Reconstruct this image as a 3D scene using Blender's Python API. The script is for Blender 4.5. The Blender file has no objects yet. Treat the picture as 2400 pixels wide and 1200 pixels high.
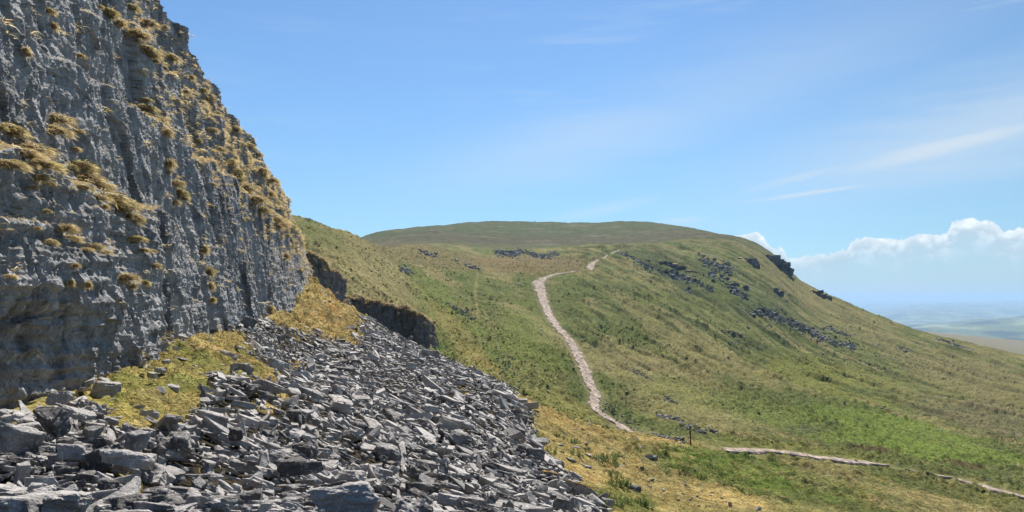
import bpy, bmesh, math, random
import numpy as np
from mathutils import Vector, Matrix, Euler
random.seed(7); RNG = np.random.default_rng(7)
R = math.radians
# ------------------------------------------------------------------ camera, light, exposure
F, U0, V0 = 1800.0, 1200.0, 700.0          # focal length and principal point in photo pixels (2400 wide)
sc = bpy.context.scene
cd = bpy.data.cameras.new("camera"); cam = bpy.data.objects.new("camera", cd)
sc.collection.objects.link(cam); sc.camera = cam
cam.location = (0, 0, 0); cam.rotation_euler = (R(90), 0, 0)
cd.sensor_width = 36; cd.lens = 36 * F / 2400; cd.shift_y = 100 / 2400
cd.clip_start = 0.1; cd.clip_end = 90000
SUN_AZ, SUN_EL = R(9), R(55)             # azimuth measured from +Y towards +X
w = bpy.data.worlds.new("World"); sc.world = w; w.use_nodes = True
sd = bpy.data.lights.new("sun", 'SUN'); sd.energy = 5.0; sd.angle = R(0.53); sd.color = (1, 0.95, 0.87)
sun = bpy.data.objects.new("sun", sd); sc.collection.objects.link(sun)
sdir = Vector((math.sin(SUN_AZ) * math.cos(SUN_EL), math.cos(SUN_AZ) * math.cos(SUN_EL), math.sin(SUN_EL)))
sun.rotation_euler = sdir.to_track_quat('Z', 'Y').to_euler()
sc.view_settings.view_transform = 'Standard'; sc.view_settings.look = 'None'
sc.view_settings.exposure = 0.80; sc.view_settings.gamma = 1.0
SKY = 0.0555

class NT:
    """small helper for node trees"""
    def __init__(s, tree): s.t = tree; s.n = tree.nodes; s.l = tree.links
    def new(s, typ, ins=None, **kw):
        n = s.n.new(typ)
        for k, v in kw.items(): setattr(n, k, v)
        if ins:
            for k, v in ins.items(): s.put(n.inputs[k], v)
        return n
    def put(s, sock, v):
        if isinstance(v, bpy.types.NodeSocket): s.l.new(v, sock)
        else: sock.default_value = v
    def m(s, op, a, b=0.0, c=0.0, clamp=False):
        n = s.n.new('ShaderNodeMath'); n.operation = op; n.use_clamp = clamp
        s.put(n.inputs[0], a); s.put(n.inputs[1], b); s.put(n.inputs[2], c); return n.outputs[0]
    def ss(s, x, a, b, lo=0.0, hi=1.0):
        n = s.n.new('ShaderNodeMapRange'); n.interpolation_type = 'SMOOTHSTEP'
        s.put(n.inputs[0], x); s.put(n.inputs[1], a); s.put(n.inputs[2], b); s.put(n.inputs[3], lo); s.put(n.inputs[4], hi)
        return n.outputs[0]
    def mix(s, f, a, b, mode='MIX'):
        n = s.n.new('ShaderNodeMix'); n.data_type = 'RGBA'; n.blend_type = mode
        s.put(n.inputs[0], f)
        s.put(n.inputs[6], a if isinstance(a, bpy.types.NodeSocket) else tuple(a) + (1,))
        s.put(n.inputs[7], b if isinstance(b, bpy.types.NodeSocket) else tuple(b) + (1,)); return n.outputs[2]
    def noise(s, vec, scale, detail=4, rough=0.55, dim='3D', out=0):
        n = s.n.new('ShaderNodeTexNoise'); n.noise_dimensions = dim
        if vec is not None: s.l.new(vec, n.inputs['Vector'])
        n.inputs['Scale'].default_value = scale; n.inputs['Detail'].default_value = detail; n.inputs['Roughness'].default_value = rough
        return n.outputs[out]
    def mapping(s, vec, scale=(1, 1, 1), loc=(0, 0, 0), rot=(0, 0, 0)):
        n = s.n.new('ShaderNodeMapping'); s.l.new(vec, n.inputs[0])
        n.inputs['Scale'].default_value = scale; n.inputs['Location'].default_value = loc; n.inputs['Rotation'].default_value = rot
        return n.outputs[0]
    def curve(s, x, pts):
        n = s.n.new('ShaderNodeFloatCurve'); s.put(n.inputs['Value'], x); c = n.mapping.curves[0]
        while len(c.points) > 2: c.points.remove(c.points[1])
        c.points[0].location = pts[0]; c.points[1].location = pts[-1]
        for p in pts[1:-1]: c.points.new(*p)
        for p in c.points: p.handle_type = 'VECTOR'
        n.mapping.update(); return n.outputs[0]

def build_world():
    t = NT(w.node_tree); t.n.clear()
    out = t.new('ShaderNodeOutputWorld'); bg = t.new('ShaderNodeBackground')
    sky = t.new('ShaderNodeTexSky', sky_type='NISHITA', sun_disc=False, sun_elevation=SUN_EL, sun_rotation=SUN_AZ,
                altitude=600, air_density=1.0, dust_density=0.6, ozone_density=3.0)
    g = t.new('ShaderNodeTexCoord').outputs['Generated']
    sp = t.new('ShaderNodeSeparateXYZ', {0: g})
    az = t.m('ARCTAN2', sp.outputs[0], sp.outputs[1])            # 0 ahead, + to the right, radians
    el = t.m('ARCSINE', sp.outputs[2])
    hz = t.mix(t.ss(el, -0.02, 0.42, 0.36, 0.0), sky.outputs[0], (3.5, 5.2, 6.7))      # pale air near the skyline
    hz = t.mix(1.0, hz, (0.89, 1.17, 1.36), 'MULTIPLY'); hz = t.mix(t.ss(az, 0.1, 0.7), hz, t.mix(1.0, hz, (0.93, 0.90, 0.85), 'MULTIPLY'))
    # thin cirrus streaks, rising gently to the right
    cmb = t.new('ShaderNodeCombineXYZ', {0: az, 1: el})
    st = t.mapping(cmb.outputs[0], scale=(2.2, 22, 1), rot=(0, 0, R(-9)))
    n1 = t.noise(st, 1.6, 6, 0.6); big = t.noise(t.mapping(cmb.outputs[0], (1.6, 3.0, 1), (3.1, 1.7, 0)), 1.5, 2, 0.5)
    cir = t.m('MULTIPLY', t.ss(n1, 0.47, 0.78), t.ss(big, 0.35, 0.68))
    cir = t.m('MULTIPLY', cir, t.ss(az, -0.15, 0.4, 0.25, 1.0))
    def streak(az0, el0, ln, th, slope, amp):
        d = t.m('SUBTRACT', az, az0)
        dy = t.m('SUBTRACT', t.m('SUBTRACT', el, el0), t.m('MULTIPLY', d, slope))
        dy = t.m('ADD', dy, t.m('MULTIPLY', t.m('SUBTRACT', n1, 0.5), th * 1.6))
        e = t.m('ADD', t.m('POWER', t.m('DIVIDE', d, ln), 2.0), t.m('POWER', t.m('DIVIDE', dy, th), 2.0))
        return t.m('MULTIPLY', t.m('EXPONENT', t.m('MULTIPLY', e, -1.0)), amp)
    s_all = cir
    for a in [(0.52, 0.172, 0.14, 0.014, 0.17, 1.0), (0.37, 0.150, 0.08, 0.007, 0.22, 0.6), (0.375, 0.128, 0.08, 0.0035, 0.10, 0.8),
              (0.56, 0.185, 0.24, 0.055, 0.15, 0.6), (0.12, 0.115, 0.07, 0.007, 0.2, 0.35), (0.22, 0.10, 0.03, 0.004, 0.05, 0.5), (0.1, 0.2, 0.2, 0.04, 0.2, 0.4), (0.3, 0.26, 0.25, 0.05, 0.25, 0.25)]:
        s_all = t.m('MAXIMUM', s_all, streak(*a))
    c1 = t.mix(t.m('MULTIPLY', s_all, 0.85), hz, (7.4, 8.3, 9.0))
    # cumulus bank low on the right
    P = [(1660, 600), (1700, 566), (1722, 557), (1745, 551), (1772, 545), (1790, 553), (1806, 575), (1816, 588), (1832, 577), (1846, 592), (1880, 586), (1935, 579), (1980, 572),
         (2003, 546), (2050, 542), (2085, 546), (2112, 548), (2130, 538), (2170, 533), (2205, 538), (2222, 528), (2230, 507), (2262, 500), (2300, 503), (2330, 512), (2352, 530), (2385, 524), (2440, 520), (2560, 560)]
    amin, amax, emax = 0.20, 0.66, 0.14
    pts = []
    for u, v in P:
        A = math.atan((u - U0) / F); E = math.atan((V0 - v - (13 if u > 1840 else 0)) / math.hypot(F, u - U0)); pts.append(((A - amin) / (amax - amin), E / emax))
    azn = t.m('DIVIDE', t.m('SUBTRACT', az, amin), amax - amin, clamp=True)
    wv = t.mapping(cmb.outputs[0], (1, 1, 1)); bn = t.noise(wv, 55, 6, 0.62); bn2 = t.noise(wv, 150, 4, 0.6)
    azw = t.m('ADD', azn, t.m('MULTIPLY', t.m('SUBTRACT', bn2, 0.5), 0.02))
    top = t.m('MULTIPLY', t.curve(azw, pts), emax)
    d = t.m('ADD', t.m('SUBTRACT', top, el), t.m('MULTIPLY', t.m('SUBTRACT', bn, 0.5), 0.022))
    d = t.m('ADD', d, t.m('MULTIPLY', t.m('SUBTRACT', bn2, 0.5), 0.005))
    win = t.m('MULTIPLY', t.ss(az, 0.262, 0.285), t.ss(az, 0.75, 1.1, 1.0, 0.3))
    body = t.m('MULTIPLY', t.ss(d, -0.0008, 0.0022), win)
    # billow shading: bright rims, greyer folds, everything melting into haze lower down
    vb = t.new('ShaderNodeTexVoronoi', feature='SMOOTH_F1', voronoi_dimensions='3D'); vv = t.new('ShaderNodeVectorMath', operation='ADD')
    t.l.new(t.mapping(cmb.outputs[0], (1, 1.25, 1)), vv.inputs[0])
    nv = t.new('ShaderNodeVectorMath', operation='SCALE'); t.l.new(t.noise(wv, 60, 4, 0.6, out=1), nv.inputs[0]); nv.inputs['Scale'].default_value = 0.035
    t.l.new(nv.outputs[0], vv.inputs[1]); t.l.new(vv.outputs[0], vb.inputs['Vector']); vb.inputs['Scale'].default_value = 55; vb.inputs['Smoothness'].default_value = 0.4
    fold = t.m('MULTIPLY', t.ss(t.m('ADD', t.m('MULTIPLY', vb.outputs['Distance'], -0.6), t.m('MULTIPLY', t.noise(wv, 38, 6, 0.65), 1.3)), 0.25, 0.6), t.ss(d, 0.02, 0.05, 1.0, 0.25))
    rim = t.ss(d, 0.001, 0.014, 1.0, 0.0)
    br = t.m('ADD', t.m('MULTIPLY', fold, 0.55), t.m('MULTIPLY', rim, 0.55), clamp=True)
    ccol = t.mix(br, (5.9, 7.0, 7.8), (11.6, 11.7, 11.6))
    op = t.m('MULTIPLY', body, t.ss(d, 0.001, 0.04, 0.82, 0.40))
    low = t.mix(t.ss(el, 0.01, 0.075, 0.0, 1.0), (5.0, 6.6, 7.8), ccol)
    c2 = t.mix(op, c1, low)
    c2 = t.mix(t.ss(el, -0.02, 0.01, 1.0, 0.0), c2, (4.2, 6.4, 8.2))
    t.l.new(c2, bg.inputs[0]); bg.inputs[1].default_value = SKY
    t.l.new(bg.outputs[0], out.inputs[0])
build_world()

# ------------------------------------------------------------------ numeric noise
def h2(ix, iy, seed=0):
    n = (ix.astype(np.int64) * 374761393 + iy.astype(np.int64) * 668265263 + seed * 2147483647) & 0xFFFFFFFF
    n = ((n ^ (n >> 13)) * 1274126177) & 0xFFFFFFFF
    n = ((n ^ (n >> 15)) * 2246822519) & 0xFFFFFFFF
    return ((n ^ (n >> 16)) & 0xFFFFFF).astype(np.float32) / 16777216.0
def perlin(x, y, seed=0):
    x = np.asarray(x, np.float64); y = np.asarray(y, np.float64)
    ix = np.floor(x); iy = np.floor(y); fx = (x - ix).astype(np.float32); fy = (y - iy).astype(np.float32)
    u = fx * fx * fx * (fx * (fx * 6 - 15) + 10); v = fy * fy * fy * (fy * (fy * 6 - 15) + 10)
    def g(dx, dy):
        a = h2(ix + dx, iy + dy, seed) * 6.2831853
        return np.cos(a) * (fx - dx) + np.sin(a) * (fy - dy)
    a = g(0, 0); b = g(1, 0); c = g(0, 1); d = g(1, 1)
    return (a + (b - a) * u + (c - a + (a - b - c + d) * u) * v) * 1.5
def fbm(x, y, octv=4, seed=0, gain=0.5):
    s = 0; amp = 1.0
    for o in range(octv):
        s = s + amp * perlin(x * 2 ** o + 17.3 * o, y * 2 ** o - 9.1 * o, seed + o); amp *= gain
    return s
def sstep(x, a, b):
    t = np.clip((x - a) / (b - a), 0, 1); return t * t * (3 - 2 * t)

# ------------------------------------------------------------------ the lie of the land: heights through surveyed points
def tps_fit(P, T, reg=1e-5):
    n = len(P); D = np.linalg.norm(P[:, None] - P[None], axis=2); K = np.where(D > 0, D * D * np.log(D + 1e-12), 0) + reg * np.eye(n)
    A = np.zeros((n + 3, n + 3)); A[:n, :n] = K; A[:n, n] = 1; A[:n, n + 1:] = P; A[n, :n] = 1; A[n + 1:, :n] = P.T
    return np.linalg.solve(A, np.concatenate([T, np.zeros(3)]))
def tps_eval(P, W, Q):
    out = np.zeros(len(Q))
    for s in range(0, len(Q), 20000):
        q = Q[s:s + 20000]; D2 = ((q[:, None] - P[None]) ** 2).sum(2)
        out[s:s + 20000] = (0.5 * D2 * np.log(D2 + 1e-24)) @ W[:len(P)] + W[len(P)] + q @ W[len(P) + 1:]
    return out
NEAR = [(0,1200,5.5),(-400,1260,4),(-300,1300,2.5),(700,1300,2.5),(1200,1330,3.5),(1800,1420,8),(0,1000,11),(270,905,15),(450,805,24),(560,775,33),(640,740,45),(740,672,66),
 (-300,1050,9),(-300,900,20),(100,800,30),(300,750,45),(450,700,66),(500,650,100),(400,600,140),
 (700,1200,8),(1200,1200,14),(400,1100,8.5),(800,1000,17),(700,850,33),(900,900,32),(1000,1000,23),(1050,1100,17.5),
 (1400,1190,20),(1300,1090,26),(1240,980,34),(1150,902,44),(1000,832,62),(860,752,76),(700,760,50),(800,720,68),
 (1500,1200,24),(1350,1000,45),(1430,1045,40),(1500,1050,43),(1620,1046,52),(1800,1200,30),(1650,1120,38),(1750,1130,40),(1700,1060,56),(1850,1068,60),(2000,1085,64),(2100,1093,66),(2250,1128,61),(2400,1168,56),(2400,1215,47),(2100,1200,38),
 (1460,1010,72),(1560,1012,70),(1385,940,90),(1370,880,105),(1330,800,130),(1290,740,155),(1262,690,178),(1250,660,190),
 (1200,902,76),(1280,965,64),(1130,868,88),(1040,828,102),(1050,700,150),(900,640,130),(800,630,98),(930,722,98),(860,690,96),(1000,760,100),(1010,815,88),(900,800,84),(790,730,82),(740,680,76),
 (1150,760,130),(1000,690,140),(1100,660,180),(1000,640,180),(1200,820,105),(1300,880,95),
 (700,512,140),(760,534,165),(820,548,200),(740,575,105),(900,590,200),
 (950,575,300),(880,546,500),(1000,533,560),(1150,517,620),(1250,518,620),(1400,520,600),(1550,524,560),(1650,542,500),(1720,562,450),(1780,580,410),(1830,612,372),(1850,640,360),(1935,692,335),(2050,742,320),(2130,772,310),(2200,795,300),(2300,817,298),(2400,840,290),(2700,900,280),
 (1100,600,280),(1300,592,300),(1200,640,205),(1100,570,380),(1300,560,430),(1500,573,380),(1460,583,300),(1380,632,235),(1350,637,222),(1285,652,196),(1250,560,430),
 (1600,605,290),(1680,645,262),(1800,705,235),(1780,605,330),(1550,655,230),(1450,700,185),(1400,800,138),(1600,800,150),(1800,800,190),(1900,740,270),(2000,800,240),(1500,900,105),(1700,900,115),(1900,900,140),(2200,900,190),(2400,900,220),(1600,980,82),(1750,1000,78),(1900,1000,88),(2200,1000,110),(2400,1000,120),(2000,1050,78),(2400,1085,88),(2700,1050,110),(2700,1200,60)]
for u, v, Y in [(820,548,200),(880,546,500),(1000,533,560),(1150,517,620),(1250,518,620),(1400,520,600),(1550,524,560),(1650,542,500),(1720,562,450),(1780,580,410),(1850,640,360),(1935,692,335),(2050,742,320),(2130,772,310),(2200,795,300),(2300,817,298),(2400,840,290)]:
    k = 70 if u > 1600 else 55
    NEAR.append((u, v + k * 0.45, Y * 1.22)); NEAR.append((u, v + k * 1.5, Y * 1.6)); 
    if u > 1500: NEAR.append((u, v + k * 1.75, 800 if u<1900 else 700))
FAR = [(2130,772,1300),(2400,846,700),(2400,838,850),(2400,803,1500),(2250,787,1500),(2250,815,2400),(2400,815,2300),(2280,781,3300),(2400,790,3000),(2200,764,4300),(2400,741,4500),(2300,765,6500),(2100,768,5000),
 (2050,748,8000),(2400,722,10000),(2200,735,7500),(1200,702,45000),(2000,702,45000),(2400,701,45000),(2800,701,45000),(2100,712,20000),(2400,709,18000),(1800,800,1500),(1800,770,4000),(1200,760,3000),(1200,720,12000),(400,760,3000),(400,720,12000),(400,702,45000),
 (1200,690,900),(600,690,900),(2800,860,900),(2800,760,4000),(2800,720,12000),(1800,800,900)]
QS = 0.35
def pq(L): a = np.array(L, float); return np.c_[(a[:, 0] - U0) / F, QS * np.log(a[:, 2])], (V0 - a[:, 1]) / F
AG = np.linspace(-1.3, 1.3, 700); QN = np.linspace(QS * math.log(1.6), QS * math.log(1100), 620); QF = np.linspace(QS * math.log(600), QS * math.log(60000), 260)
def grid_of(L, QG):
    P, T = pq(L); W_ = tps_fit(P, T); A, Q = np.meshgrid(AG, QG); return tps_eval(P, W_, np.c_[A.ravel(), Q.ravel()]).reshape(A.shape)
GN = grid_of(NEAR, QN); GF = grid_of(FAR, QF)
def bil(G, QG, a, q):
    fa = np.clip((a - AG[0]) / (AG[1] - AG[0]), 0, len(AG) - 1.001); fq = np.clip((q - QG[0]) / (QG[1] - QG[0]), 0, len(QG) - 1.001)
    i = fa.astype(int); j = fq.astype(int); x = fa - i; y = fq - j
    return (G[j, i] * (1 - x) + G[j, i + 1] * x) * (1 - y) + (G[j + 1, i] * (1 - x) + G[j + 1, i + 1] * x) * y
def H0(x, y):
    """smooth ground height"""
    x = np.asarray(x, float); y = np.maximum(np.asarray(y, float), 0.5); a = np.clip(x / y, -1.3, 1.3); q = QS * np.log(y)
    b = sstep(y, 560, 900)
    return y * (bil(GN, QN, a, q) * (1 - b) + bil(GF, QF, a, q) * b)
def proj(x, y, z): return U0 + F * x / y, V0 - F * z / y
YR = np.exp(np.linspace(math.log(3.5), math.log(760), 1500))
def ground_at(u, v, ymin=3.5):
    """first place where the sight line meets the ground"""
    a = (u - U0) / F; t = (V0 - v) / F; z = H0(a * YR, YR); hit = np.where((z >= t * YR) & (YR > ymin))[0]
    Y = YR[hit[0]] if len(hit) else 500.0
    return a * Y, Y, float(H0(a * Y, Y))

# ------------------------------------------------------------------ mesh and material helpers
def mesh_from(name, V, faces_idx, n_per_face, mats=None, smooth=True, col=None, tone=None, mat_idx=None):
    """V (n,3); faces_idx flat int array; n_per_face int or int array"""
    me = bpy.data.meshes.new(name); V = np.ascontiguousarray(V, np.float32); fi = np.ascontiguousarray(faces_idx, np.int32).ravel()
    if np.isscalar(n_per_face): nf = len(fi) // n_per_face; tot = np.full(nf, n_per_face, np.int32)
    else: tot = np.asarray(n_per_face, np.int32); nf = len(tot)
    me.vertices.add(len(V)); me.vertices.foreach_set('co', V.ravel())
    me.loops.add(len(fi)); me.loops.foreach_set('vertex_index', fi)
    me.polygons.add(nf); st = np.zeros(nf, np.int32); st[1:] = np.cumsum(tot)[:-1]
    me.polygons.foreach_set('loop_start', st); me.polygons.foreach_set('loop_total', tot)
    me.polygons.foreach_set('use_smooth', np.full(nf, smooth, bool))
    if mat_idx is not None: me.polygons.foreach_set('material_index', np.ascontiguousarray(mat_idx, np.int32))
    for m in (mats or []): me.materials.append(m)
    if col is not None:
        a = me.attributes.new('col', 'FLOAT_COLOR', 'POINT'); c = np.ones((len(V), 4), np.float32); c[:, :3] = col; a.data.foreach_set('color', c.ravel())
    if tone is not None:
        a = me.attributes.new('tone', 'FLOAT', 'POINT'); a.data.foreach_set('value', np.ascontiguousarray(tone, np.float32))
    me.update(calc_edges=True); return me
def link(name, me, parent=None, **props):
    o = bpy.data.objects.new(name, me); sc.collection.objects.link(o)
    if parent: o.parent = parent
    for k, v in props.items():
        if v is not None: o[k] = v
    return o
def grid_faces(nr, nc):
    i = np.arange(nr - 1)[:, None] * nc + np.arange(nc - 1)[None]; return np.stack([i, i + 1, i + nc + 1, i + nc], -1).reshape(-1, 4)
def material(name):
    m = bpy.data.materials.new(name); m.use_nodes = True; t = NT(m.node_tree); t.n.clear()
    out = t.new('ShaderNodeOutputMaterial'); b = t.new('ShaderNodeBsdfPrincipled'); t.l.new(b.outputs[0], out.inputs[0])
    b.inputs['Specular IOR Level'].default_value = 0.2; b.inputs['Roughness'].default_value = 0.9
    return m, t, b
def bump(t, b, h, strength=0.5, dist=0.1):
    n = t.new('ShaderNodeBump'); n.inputs['Strength'].default_value = strength; n.inputs['Distance'].default_value = dist
    t.l.new(h, n.inputs['Height']); t.l.new(n.outputs[0], b.inputs['Normal'])

def mat_ground():
    m, t, b = material('hill_grass'); pos = t.new('ShaderNodeNewGeometry').outputs['Position']
    c = t.new('ShaderNodeAttribute', attribute_name='col').outputs['Color']
    n1 = t.noise(pos, 2.6, 5, 0.65); n2 = t.noise(pos, 14, 3, 0.6); n3 = t.noise(pos, 0.22, 5, 0.6)
    f = t.m('MULTIPLY', t.m('MULTIPLY', t.ss(n1, 0.3, 0.7, 0.53, 1.17), t.ss(n2, 0.3, 0.7, 0.72, 1.26)), t.ss(n3, 0.3, 0.7, 0.84, 1.16))
    k = t.new('ShaderNodeVectorMath', operation='SCALE'); t.l.new(c, k.inputs[0]); t.l.new(f, k.inputs['Scale'])
    hue = t.mix(t.ss(t.noise(pos, 0.9, 4, 0.6), 0.35, 0.65), k.outputs[0], t.mix(1.0, k.outputs[0], (1.08, 0.98, 0.88), 'MULTIPLY'))
    t.l.new(hue, b.inputs['Base Color']); b.inputs['Roughness'].default_value = 1; b.inputs['Specular IOR Level'].default_value = 0.08
    bump(t, b, t.m('ADD', t.m('MULTIPLY', n1, 1.0), t.m('MULTIPLY', n2, 0.45)), 0.9, 0.22); return m

def mat_rock(name, dark, light, pale, tone_amp=0.5, spots=0.5, bscale=1.0, grass=False, crack=0.6, gz=-900.0):
    m, t, b = material(name); geo = t.new('ShaderNodeNewGeometry'); tc = t.new('ShaderNodeTexCoord')
    pos = geo.outputs['Position']
    oi = t.new('ShaderNodeObjectInfo').outputs['Random']
    tone = t.m('ADD', t.new('ShaderNodeAttribute', attribute_name='tone').outputs['Fac'], t.m('SUBTRACT', oi, 0.5))
    n1 = t.noise(pos, 1.7 * bscale, 6, 0.62); n2 = t.noise(pos, 9 * bscale, 6, 0.65); n3 = t.noise(pos, 45 * bscale, 4, 0.6)
    c = t.mix(t.ss(t.m('ADD', n1, t.m('MULTIPLY', tone, tone_amp)), 0.3, 0.72), dark, light)
    c = t.mix(t.m('MULTIPLY', t.ss(n2, 0.52, 0.68), spots), c, pale)
    vn = t.new('ShaderNodeTexVoronoi'); t.l.new(pos, vn.inputs['Vector']); vn.inputs['Scale'].default_value = 26 * bscale
    c = t.mix(t.m('MULTIPLY', t.ss(vn.outputs['Distance'], 0.12, 0.3, 1, 0), t.ss(n1, 0.45, 0.6, 0, 0.6)), c, pale)
    c = t.mix(t.ss(n3, 0.55, 0.75, 0, 0.35), c, (dark[0] * 0.5, dark[1] * 0.5, dark[2] * 0.5))
    if grass:
        nz = t.new('ShaderNodeSeparateXYZ', {0: geo.outputs['Normal']}).outputs[2]
        gm = t.m('MULTIPLY', t.ss(t.m('ADD', nz, t.m('MULTIPLY', t.m('SUBTRACT', n1, 0.5), 0.7)), 0.68, 0.86), t.ss(t.new('ShaderNodeSeparateXYZ', {0: pos}).outputs[2], gz, gz + 1))
        gc = t.mix(t.ss(n2, 0.4, 0.6), (0.17, 0.115, 0.04), (0.33, 0.23, 0.09)); c = t.mix(gm, c, gc)
        st = t.noise(t.mapping(pos, (0.6, 0.6, 0.11)), 1.1, 4, 0.6)
        c = t.mix(t.ss(st, 0.52, 0.68, 0, 0.65), c, (dark[0] * 0.42, dark[1] * 0.40, dark[2] * 0.4))
    t.l.new(c, b.inputs['Base Color'])
    strat = t.noise(t.mapping(pos, (0.35, 0.35, 2.4)), 7 * bscale, 4, 0.6)
    cr = None
    for k_, (mp, sc__, wd) in enumerate([((1, 1, 0.45), 2.2, 0.07), ((1, 1, 0.6), 6.5, 0.1)]):
        wp = t.new('ShaderNodeVectorMath', operation='ADD'); t.l.new(t.mapping(pos, mp, rot=(0.35, 0.1, 0)), wp.inputs[0]); wn = t.new('ShaderNodeVectorMath', operation='SCALE'); t.l.new(t.noise(pos, 3 * bscale, 3, 0.6, out=1), wn.inputs[0]); wn.inputs['Scale'].default_value = 0.3 / bscale; t.l.new(wn.outputs[0], wp.inputs[1])
        ve = t.new('ShaderNodeTexVoronoi', feature='DISTANCE_TO_EDGE'); t.l.new(wp.outputs[0], ve.inputs['Vector']); ve.inputs['Scale'].default_value = sc__ * bscale
        e_ = t.ss(ve.outputs['Distance'], 0.0, wd, 0.0, 1.0); vf = t.new('ShaderNodeTexVoronoi'); t.l.new(wp.outputs[0], vf.inputs['Vector']); vf.inputs['Scale'].default_value = sc__ * bscale; e_ = t.m('ADD', e_, t.m('MULTIPLY', t.new('ShaderNodeSeparateXYZ', {0: vf.outputs['Color']}).outputs[0], 1.2)); cr = e_ if cr is None else t.m('ADD', cr, t.m('MULTIPLY', e_, 0.5))
    h = t.m('ADD', t.m('MULTIPLY', cr, crack), t.m('ADD', t.m('MULTIPLY', n2, 1.0), t.m('MULTIPLY', n3, 0.5)), t.m('MULTIPLY', strat, 0.6))
    bump(t, b, h, 0.85, 0.06 / bscale); b.inputs['Roughness'].default_value = 0.8; return m

def mat_attr(name, rough=0.9, amp=0.25, sc_=6.0, trans=0.0):
    m, t, b = material(name); pos = t.new('ShaderNodeNewGeometry').outputs['Position']
    c = t.new('ShaderNodeAttribute', attribute_name='col').outputs['Color']; n = t.noise(pos, sc_, 3, 0.6)
    k = t.new('ShaderNodeVectorMath', operation='SCALE'); t.l.new(c, k.inputs[0]); t.l.new(t.ss(n, 0.3, 0.7, (1 - amp) * 0.86, (1 + amp) * 0.86), k.inputs['Scale'])
    t.l.new(k.outputs[0], b.inputs['Base Color']); b.inputs['Roughness'].default_value = rough
    b.inputs['Specular IOR Level'].default_value = 0.04
    if trans:
        tr = t.new('ShaderNodeBsdfTranslucent'); t.l.new(k.outputs[0], tr.inputs[0]); mx = t.new('ShaderNodeMixShader'); mx.inputs[0].default_value = trans
        t.l.new(b.outputs[0], mx.inputs[1]); t.l.new(tr.outputs[0], mx.inputs[2]); t.l.new(mx.outputs[0], t.n['Material Output'].inputs[0])
    return m
M_GROUND = mat_ground()
M_CLIFF = mat_rock('cliff_limestone', (0.118, 0.114, 0.114), (0.33, 0.32, 0.312), (0.59, 0.57, 0.545), 0.3, 0.45, 1.0, grass=True, gz=0.4, crack=0.35)
M_BUTT = mat_rock('buttress_limestone', (0.13, 0.122, 0.118), (0.36, 0.34, 0.32), (0.52, 0.49, 0.45), 0.3, 0.4, 1.0, grass=True)
M_SCREE = mat_rock('scree_limestone', (0.10, 0.093, 0.088), (0.37, 0.343, 0.32), (0.72, 0.675, 0.625), 0.55, 0.5, 1.6, crack=0.15)
M_FARROCK = mat_rock('crag_gritstone', (0.06, 0.062, 0.07), (0.17, 0.17, 0.18), (0.32, 0.32, 0.32), 0.4, 0.3, 0.35, grass=True)
M_BLADE = mat_attr('dry_grass_blades', 0.8, 0.3, 5.0, 0.62)
M_MOSS = mat_attr('moss_cushions', 0.95, 0.25, 9.0, 0.2)
M_LEAF = mat_attr('green_leaves', 0.6, 0.25, 8.0, 0.3)

# ------------------------------------------------------------------ paths: centre lines read off the ground
PATH_A = [(1492,1019,26),(1477,1016,30),(1464,1007,32),(1452,996,22),(1432,985,26),(1417,975,28),(1395,961,28),(1392,937,26),(1397,923,32),(1386,908,31),(1374,879,30),(1363,850,32),(1348,820,28),(1332,793,26),(1306,767,25),(1288,740,25),(1276,713,23),(1269,687,28),(1264,673,32),(1260,663,32),(1272,655,20),(1289,648,10),(1302,644,7),(1328,640,5),(1352,636,6)]
PATH_B = [(1384,634,22),(1384,623,17),(1392,615,11),(1413,607,9),(1424,600,8),(1441,591,7),(1464,583,5)]
PATH_C = [(1702,1059,0),(1730,1057,0),(1760,1057,0),(1830,1062,0),(1890,1070,0),(1960,1080,0),(2030,1086,0),(2088,1094,0)]
PATH_D = [(2122,1102,0),(2160,1110,0),(2200,1117,0),(2242,1123,0)]
PATH_E = [(2243,1126,0),(2300,1141,0),(2350,1155,0),(2400,1168,0),(2480,1190,0)]
def centre(path, ymin, wid=None):
    P = [];
    for u, v, wp in path:
        x, y, z = ground_at(u, v, ymin); P.append((x, y, (wid if wid else wp * y / F * 0.85)))
    P = np.array(P); d = np.r_[0, np.cumsum(np.hypot(np.diff(P[:, 0]), np.diff(P[:, 1])))]
    n = int(d[-1] / 0.22) + 2; s = np.linspace(0, d[-1], n); k = max(3, int(n / len(P) * 0.6))
    Q = np.stack([np.interp(s, d, P[:, i]) for i in range(3)], 1)
    ker = np.hanning(k + 2)[1:-1]; ker /= ker.sum(); pad = np.pad(Q, ((k // 2, k - 1 - k // 2), (0, 0)), mode='edge')
    return np.stack([np.convolve(pad[:, i], ker, 'valid') for i in range(3)], 1), s
PATHS = [(centre(PATH_A, 55), 'a'), (centre(PATH_B, 150), 'b'), (centre(PATH_C, 40, 1.7), 'c'), (centre(PATH_D, 40, 1.35), 'd'), (centre(PATH_E, 40, 1.5), 'e')]
PC = np.concatenate([p[0][0][::3] for p in PATHS])
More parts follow.
